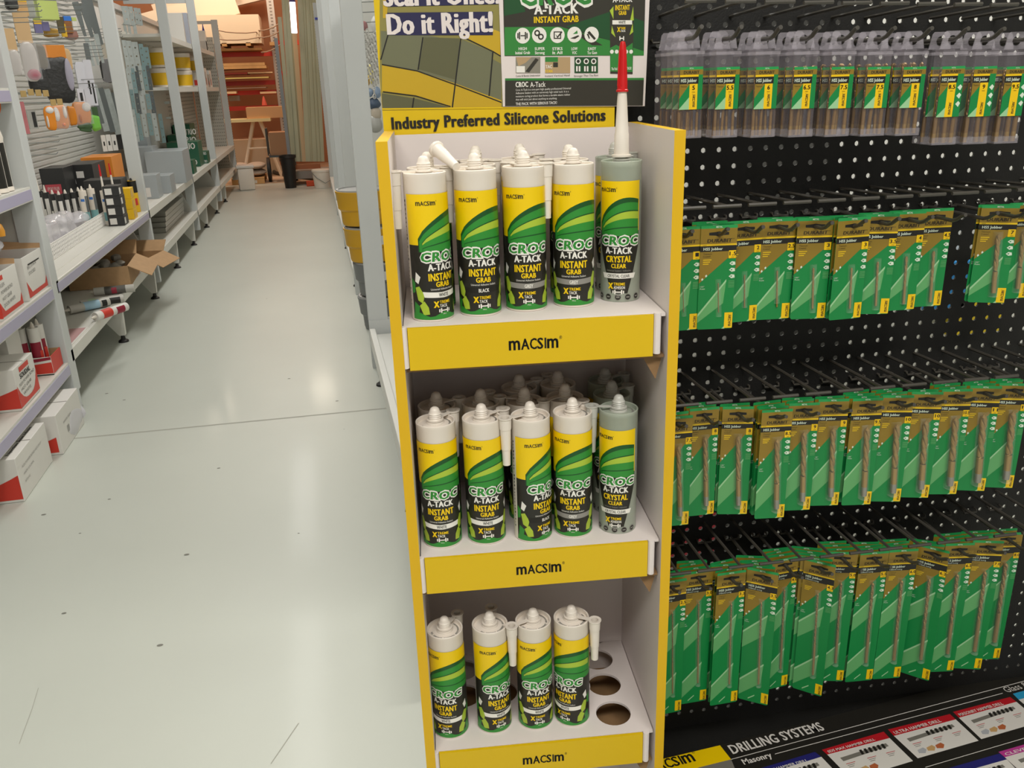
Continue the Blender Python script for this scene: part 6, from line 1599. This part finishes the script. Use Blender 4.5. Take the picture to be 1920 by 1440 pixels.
carton('carton', 'long tan cardboard carton lying on the trestle table', p.x, q.x, YT - 0.25, YT + 0.25, zt + 0.001, q.z - p.z, mat('far_cardboard', 'D8A878', 0.7))
p = at_y(495, 189, YT); b = MB(); b.lathe([(0, 0), (0.045, 0), (0.035, 0.06), (0.02, 0.12), (0.008, 0.15), (0, 0.15)], 0, 12)
tag(b.done('bottle', [mat('red_white_bottle', 'D8604C', 0.5)], loc=(p.x, YT - 0.02, zt + 0.001 + at_y(463, 189, YT - 0.1).z - at_y(463, 213, YT - 0.1).z)), 'small red bottle standing on the long tan carton', 'bottle')
# trolley
YC = 15.3
p, q = at_y(508, 290, YC), at_y(546, 246, YC)
tc = thing('trolley', 'dark wheeled trolley carrying a tan carton beside the mouldings', 'trolley', ((p.x + q.x) / 2, YC, 0)); w = q.x - p.x
b = MB(); b.box(-w / 2 - 0.02, w / 2 + 0.05, -0.25, 0.25, p.z - 0.03, p.z, 0); b.tube([(-w / 2 - 0.03, -0.2, p.z), (-w / 2 - 0.03, -0.2, q.z + 0.06), (-w / 2 - 0.03, 0.2, q.z + 0.06), (-w / 2 - 0.03, 0.2, p.z)], 0.012, 0, 6); b.tube([(w / 2, -0.1, p.z), (w / 2, -0.1, 0.18)], 0.03, 0, 6); b.done('frame', [DMET], tc)
for dx, dy, r in ((-w / 2 - 0.05, -0.12, 0.20), (w / 2, -0.18, 0.12)):
    b = MB(); b.lathe([(r * .7, -0.02), (r, -0.025), (r, 0.025), (r * .7, 0.02), (r * .7, -0.02)], 0, 20, Matrix.Translation((dx, dy, r)) @ Matrix.Rotation(PI / 2, 4, 'Y')); b.done('wheel', [FOOT], tc)
carton('carton', 'tan carton riding on the dark trolley', tc.location.x - w / 2 + 0.01, tc.location.x + w / 2, YC - 0.22, YC + 0.22, p.z + 0.001, q.z - p.z, mat('trolley_cardboard', 'B48A68', 0.7))
p = at_y(541, 312, 14.05); bn = thing('bin', 'black bin standing between the trolley and mouldings', 'bin', (p.x, 14.05, 0)); b = MB(); b.lathe([(0, 0), (0.085, 0), (0.115, 0.45), (0.13, 0.46), (0.13, 0.50), (0.10, 0.50), (0.08, 0.02), (0, 0.02)], 0, 16); b.done('bin_body', [FOOT], bn)
# bags and cream cartons on a pallet
p = at_y(448, 305, 15.3); pl = thing('pallet', 'low wooden pallet carrying bags at the end of the aisle', 'pallet', (p.x, 15.3, 0.0045))
b = MB(); b.box(-0.12, 0.40, -0.4, 0.4, 0.07, 0.10, 0); b.box(-0.12, 0.40, -0.4, -0.32, 0, 0.07, 0); b.box(-0.12, 0.40, 0.32, 0.4, 0, 0.07, 0); b.done('deck_boards', [TIM], pl, smooth=False)
b = MB(); b.box(-0.02, 0.28, -0.402, -0.399, 0.012, 0.06, 0); b.done('label', [CARDW], pl, smooth=False)
for k in range(4):
    b = MB(); b.blob((0, 0, 0.055), 0.16, 0.32, 0.058, 0, 16, 0.05, seed=k)
    tag(b.done('cement_bag', [mat('cement_bag', 'C4B4A4', 0.7)], loc=(p.x + (0.0 if k % 2 else 0.27), 15.3, 0.1065 + 0.108 * (k // 2))), ['right bag in the lower layer on the low pallet', 'left bag in the lower layer on the low pallet', 'right bag in the upper layer on the low pallet', 'left bag in the upper layer on the low pallet'][k], 'bag', 'bags on the pallet')
p = at_y(440, 262, 17.0); carton('board_pack', 'stack of pale boards on the floor behind the pallet', p.x - 0.4, p.x + 0.75, 16.7, 17.4, 0.005, p.z, CREAM)
# tubs on the floor
p = at_z(463, 357); t = thing('tub', 'white square tub with lid at the far end of the left shelving', 'tub', (p.x, p.y + 0.16, 0.001), 0.1)
b = MB(); b.box(-0.12, 0.12, -0.15, 0.15, 0, 0.33, 0, bev=0.02); b.done('tub_body', [PW], t); b = MB(); b.box(-0.135, 0.135, -0.165, 0.165, 0.33, 0.37, 0, bev=0.012); b.done('lid', [CARDW], t)
p = at_z(606, 353); t = thing('bucket', 'white round bucket with wire handle by the right shelving', 'bucket', (p.x, p.y + 0.1, 0.001))
b = MB(); b.lathe([(0, 0), (0.125, 0), (0.145, 0.24), (0.152, 0.245), (0.152, 0.275), (0.14, 0.28), (0, 0.28)], 0, 24); b.done('bucket_body', [PW], t)
b = MB(); b.tube([(-0.15, -0.03, 0.24), (-0.08, -0.14, 0.16), (0.04, -0.165, 0.08), (0.13, -0.09, 0.12), (0.15, 0, 0.24)], 0.005, 0, 6); b.done('handle', [WIREG], t)
# hose
pts = [at_z(x, y, 0.03) for x, y in [(590, 335), (560, 332), (535, 328), (516, 324), (508, 316)]] + [at_z(508, 308, 0.12), at_z(514, 300, 0.22), at_z(528, 299, 0.20), at_z(545, 300, 0.20)]
b = MB(); b.tube(pts, 0.033, 0, 10); tag(b.done('hose', [mat('dark_hose', '57504A', 0.6)]), 'thick dark hose looping across the floor before the mouldings', 'hose')
# moulding rack
mr = thing('moulding_rack', 'low steel rack holding upright sage mouldings at the aisle end', 'rack', (0, 0, 0))
Ym = 14.6; pa, pb = at_y(540, 312, Ym), at_y(616, 312, Ym)
b = MB(); b.box(pa.x, pb.x + 0.05, Ym - 0.25, Ym + 0.35, 0.10, 0.22, 0); b.done('base_tray', [mat('rack_grey', '8E8A82', 0.5)], mr, smooth=False)
for x in (pa.x + 0.06, pb.x - 0.02):
    b = MB(); b.box(x - 0.03, x + 0.03, Ym - 0.22, Ym - 0.16, 0, 0.10, 0); b.done('leg', [mat('rack_grey', '8E8A82', 0.5)], mr, smooth=False)
b = MB(); b.box(pa.x + 0.05, pb.x - 0.13, Ym - 0.27, Ym - 0.255, 0.25, 0.32, 0); b.done('front_bar', [mat('copper_bar', 'A8643C', 0.5)], mr, smooth=False)
b = MB(); b.box(pa.x + 0.02, pa.x + 0.07, Ym - 0.24, Ym - 0.20, 0.22, 2.2, 0); b.done('side_plate', [mat('side_plate_grey', '8F9498', 0.5)], mr, smooth=False)
p, q = at_y(572, 320, Ym - 0.4), at_y(614, 313, Ym - 0.4)
carton('carton', 'orange and black carton lying below the mouldings', p.x, q.x, Ym - 0.5, Ym - 0.3, 0.002, 0.07, mat('orange_red_carton', 'C8481E', 0.5))
for k, (xt, xb, w, m, yt) in enumerate([(524, 548, 6, MOULD, 32), (530, 552, 5, MOULD, -10), (536, 557, 8, MOULD, -10), (552, 571, 7, TIMP, 62), (548, 567, 8, MOULD, 60), (562, 578, 8, MOULD, -10), (568, 582, 6, MOULD, -10), (574, 590, 8, MOULD, -10), (580, 598, 6, MOULD, -10), (588, 604, 8, MOULD, -10), (542, 560, 6, MOULD, 70)]):
    p, q = at_y(xb, 303, Ym - 0.12 + 0.03 * (k % 5)), at_y(xt, yt, Ym + 0.02 + 0.03 * (k % 5))
    L = (q - p).length; d = (q - p).normalized(); M = frame(p, Vector((1, 0, 0)) - d * d.x, d)
    b = MB(); ww = w * 15.2 / F / 2; b.prism([(-ww, 0), (ww, 0), (ww, L), (-ww, L)], -0.018, 0, M)
    b.prism([(-ww * .5, 0), (ww * .5, 0), (ww * .5, L), (-ww * .5, L)], 0.006, 0, M)
    tag(b.done('moulding', [m], smooth=False), ('sage moulding standing upright in the rack, %s from the left' % ['first', 'second', 'third', 'x', 'fifth', 'seventh', 'eighth', 'ninth', 'tenth', 'eleventh', 'fourth'][k]) if k != 3 else 'tan timber length standing among the sage mouldings', 'moulding', 'upright mouldings')
p, q = at_y(552, 62, 14.1), at_y(548, 4, 14.1)
t = thing('glowing_tube', 'glowing white tube hanging upright before the mouldings', 'lamp', (p.x, 14.1, p.z))  # bright white strip drawn as a tube with emission
L = q.z - p.z; dx = q.x - p.x
b = MB(); b.tube([(0, 0, 0), (dx, 0, L)], 0.042, 0, 12); b.done('tube', [mat('tube_glow', 'FFFFFF', 0.4, emit=3.0)], t)
b = MB(); b.tube([(dx, 0, L), (dx * 1.1, 0, L + 0.06)], 0.044, 0, 12); b.done('end_cap', [mat('violet_cap', '5A4E90', 0.5)], t)
b = MB(); b.tube([(dx * 1.1, 0, L + 0.06), (dx * 1.8, 0, 4.9 - p.z)], 0.006, 0, 6); b.done('cord', [FOOT], t)
p = at_y(596, 34, 13.5); b = MB(); b.box(p.x - 0.04, p.x + 0.035, 13.58, 13.595, p.z - 0.015, p.z + 0.015, 0); tag(b.done('blue_clip', [mat('blue_tape', '3C48B0', 0.5)], smooth=False), 'small blue tape strip on the end post by the mouldings', 'tape')
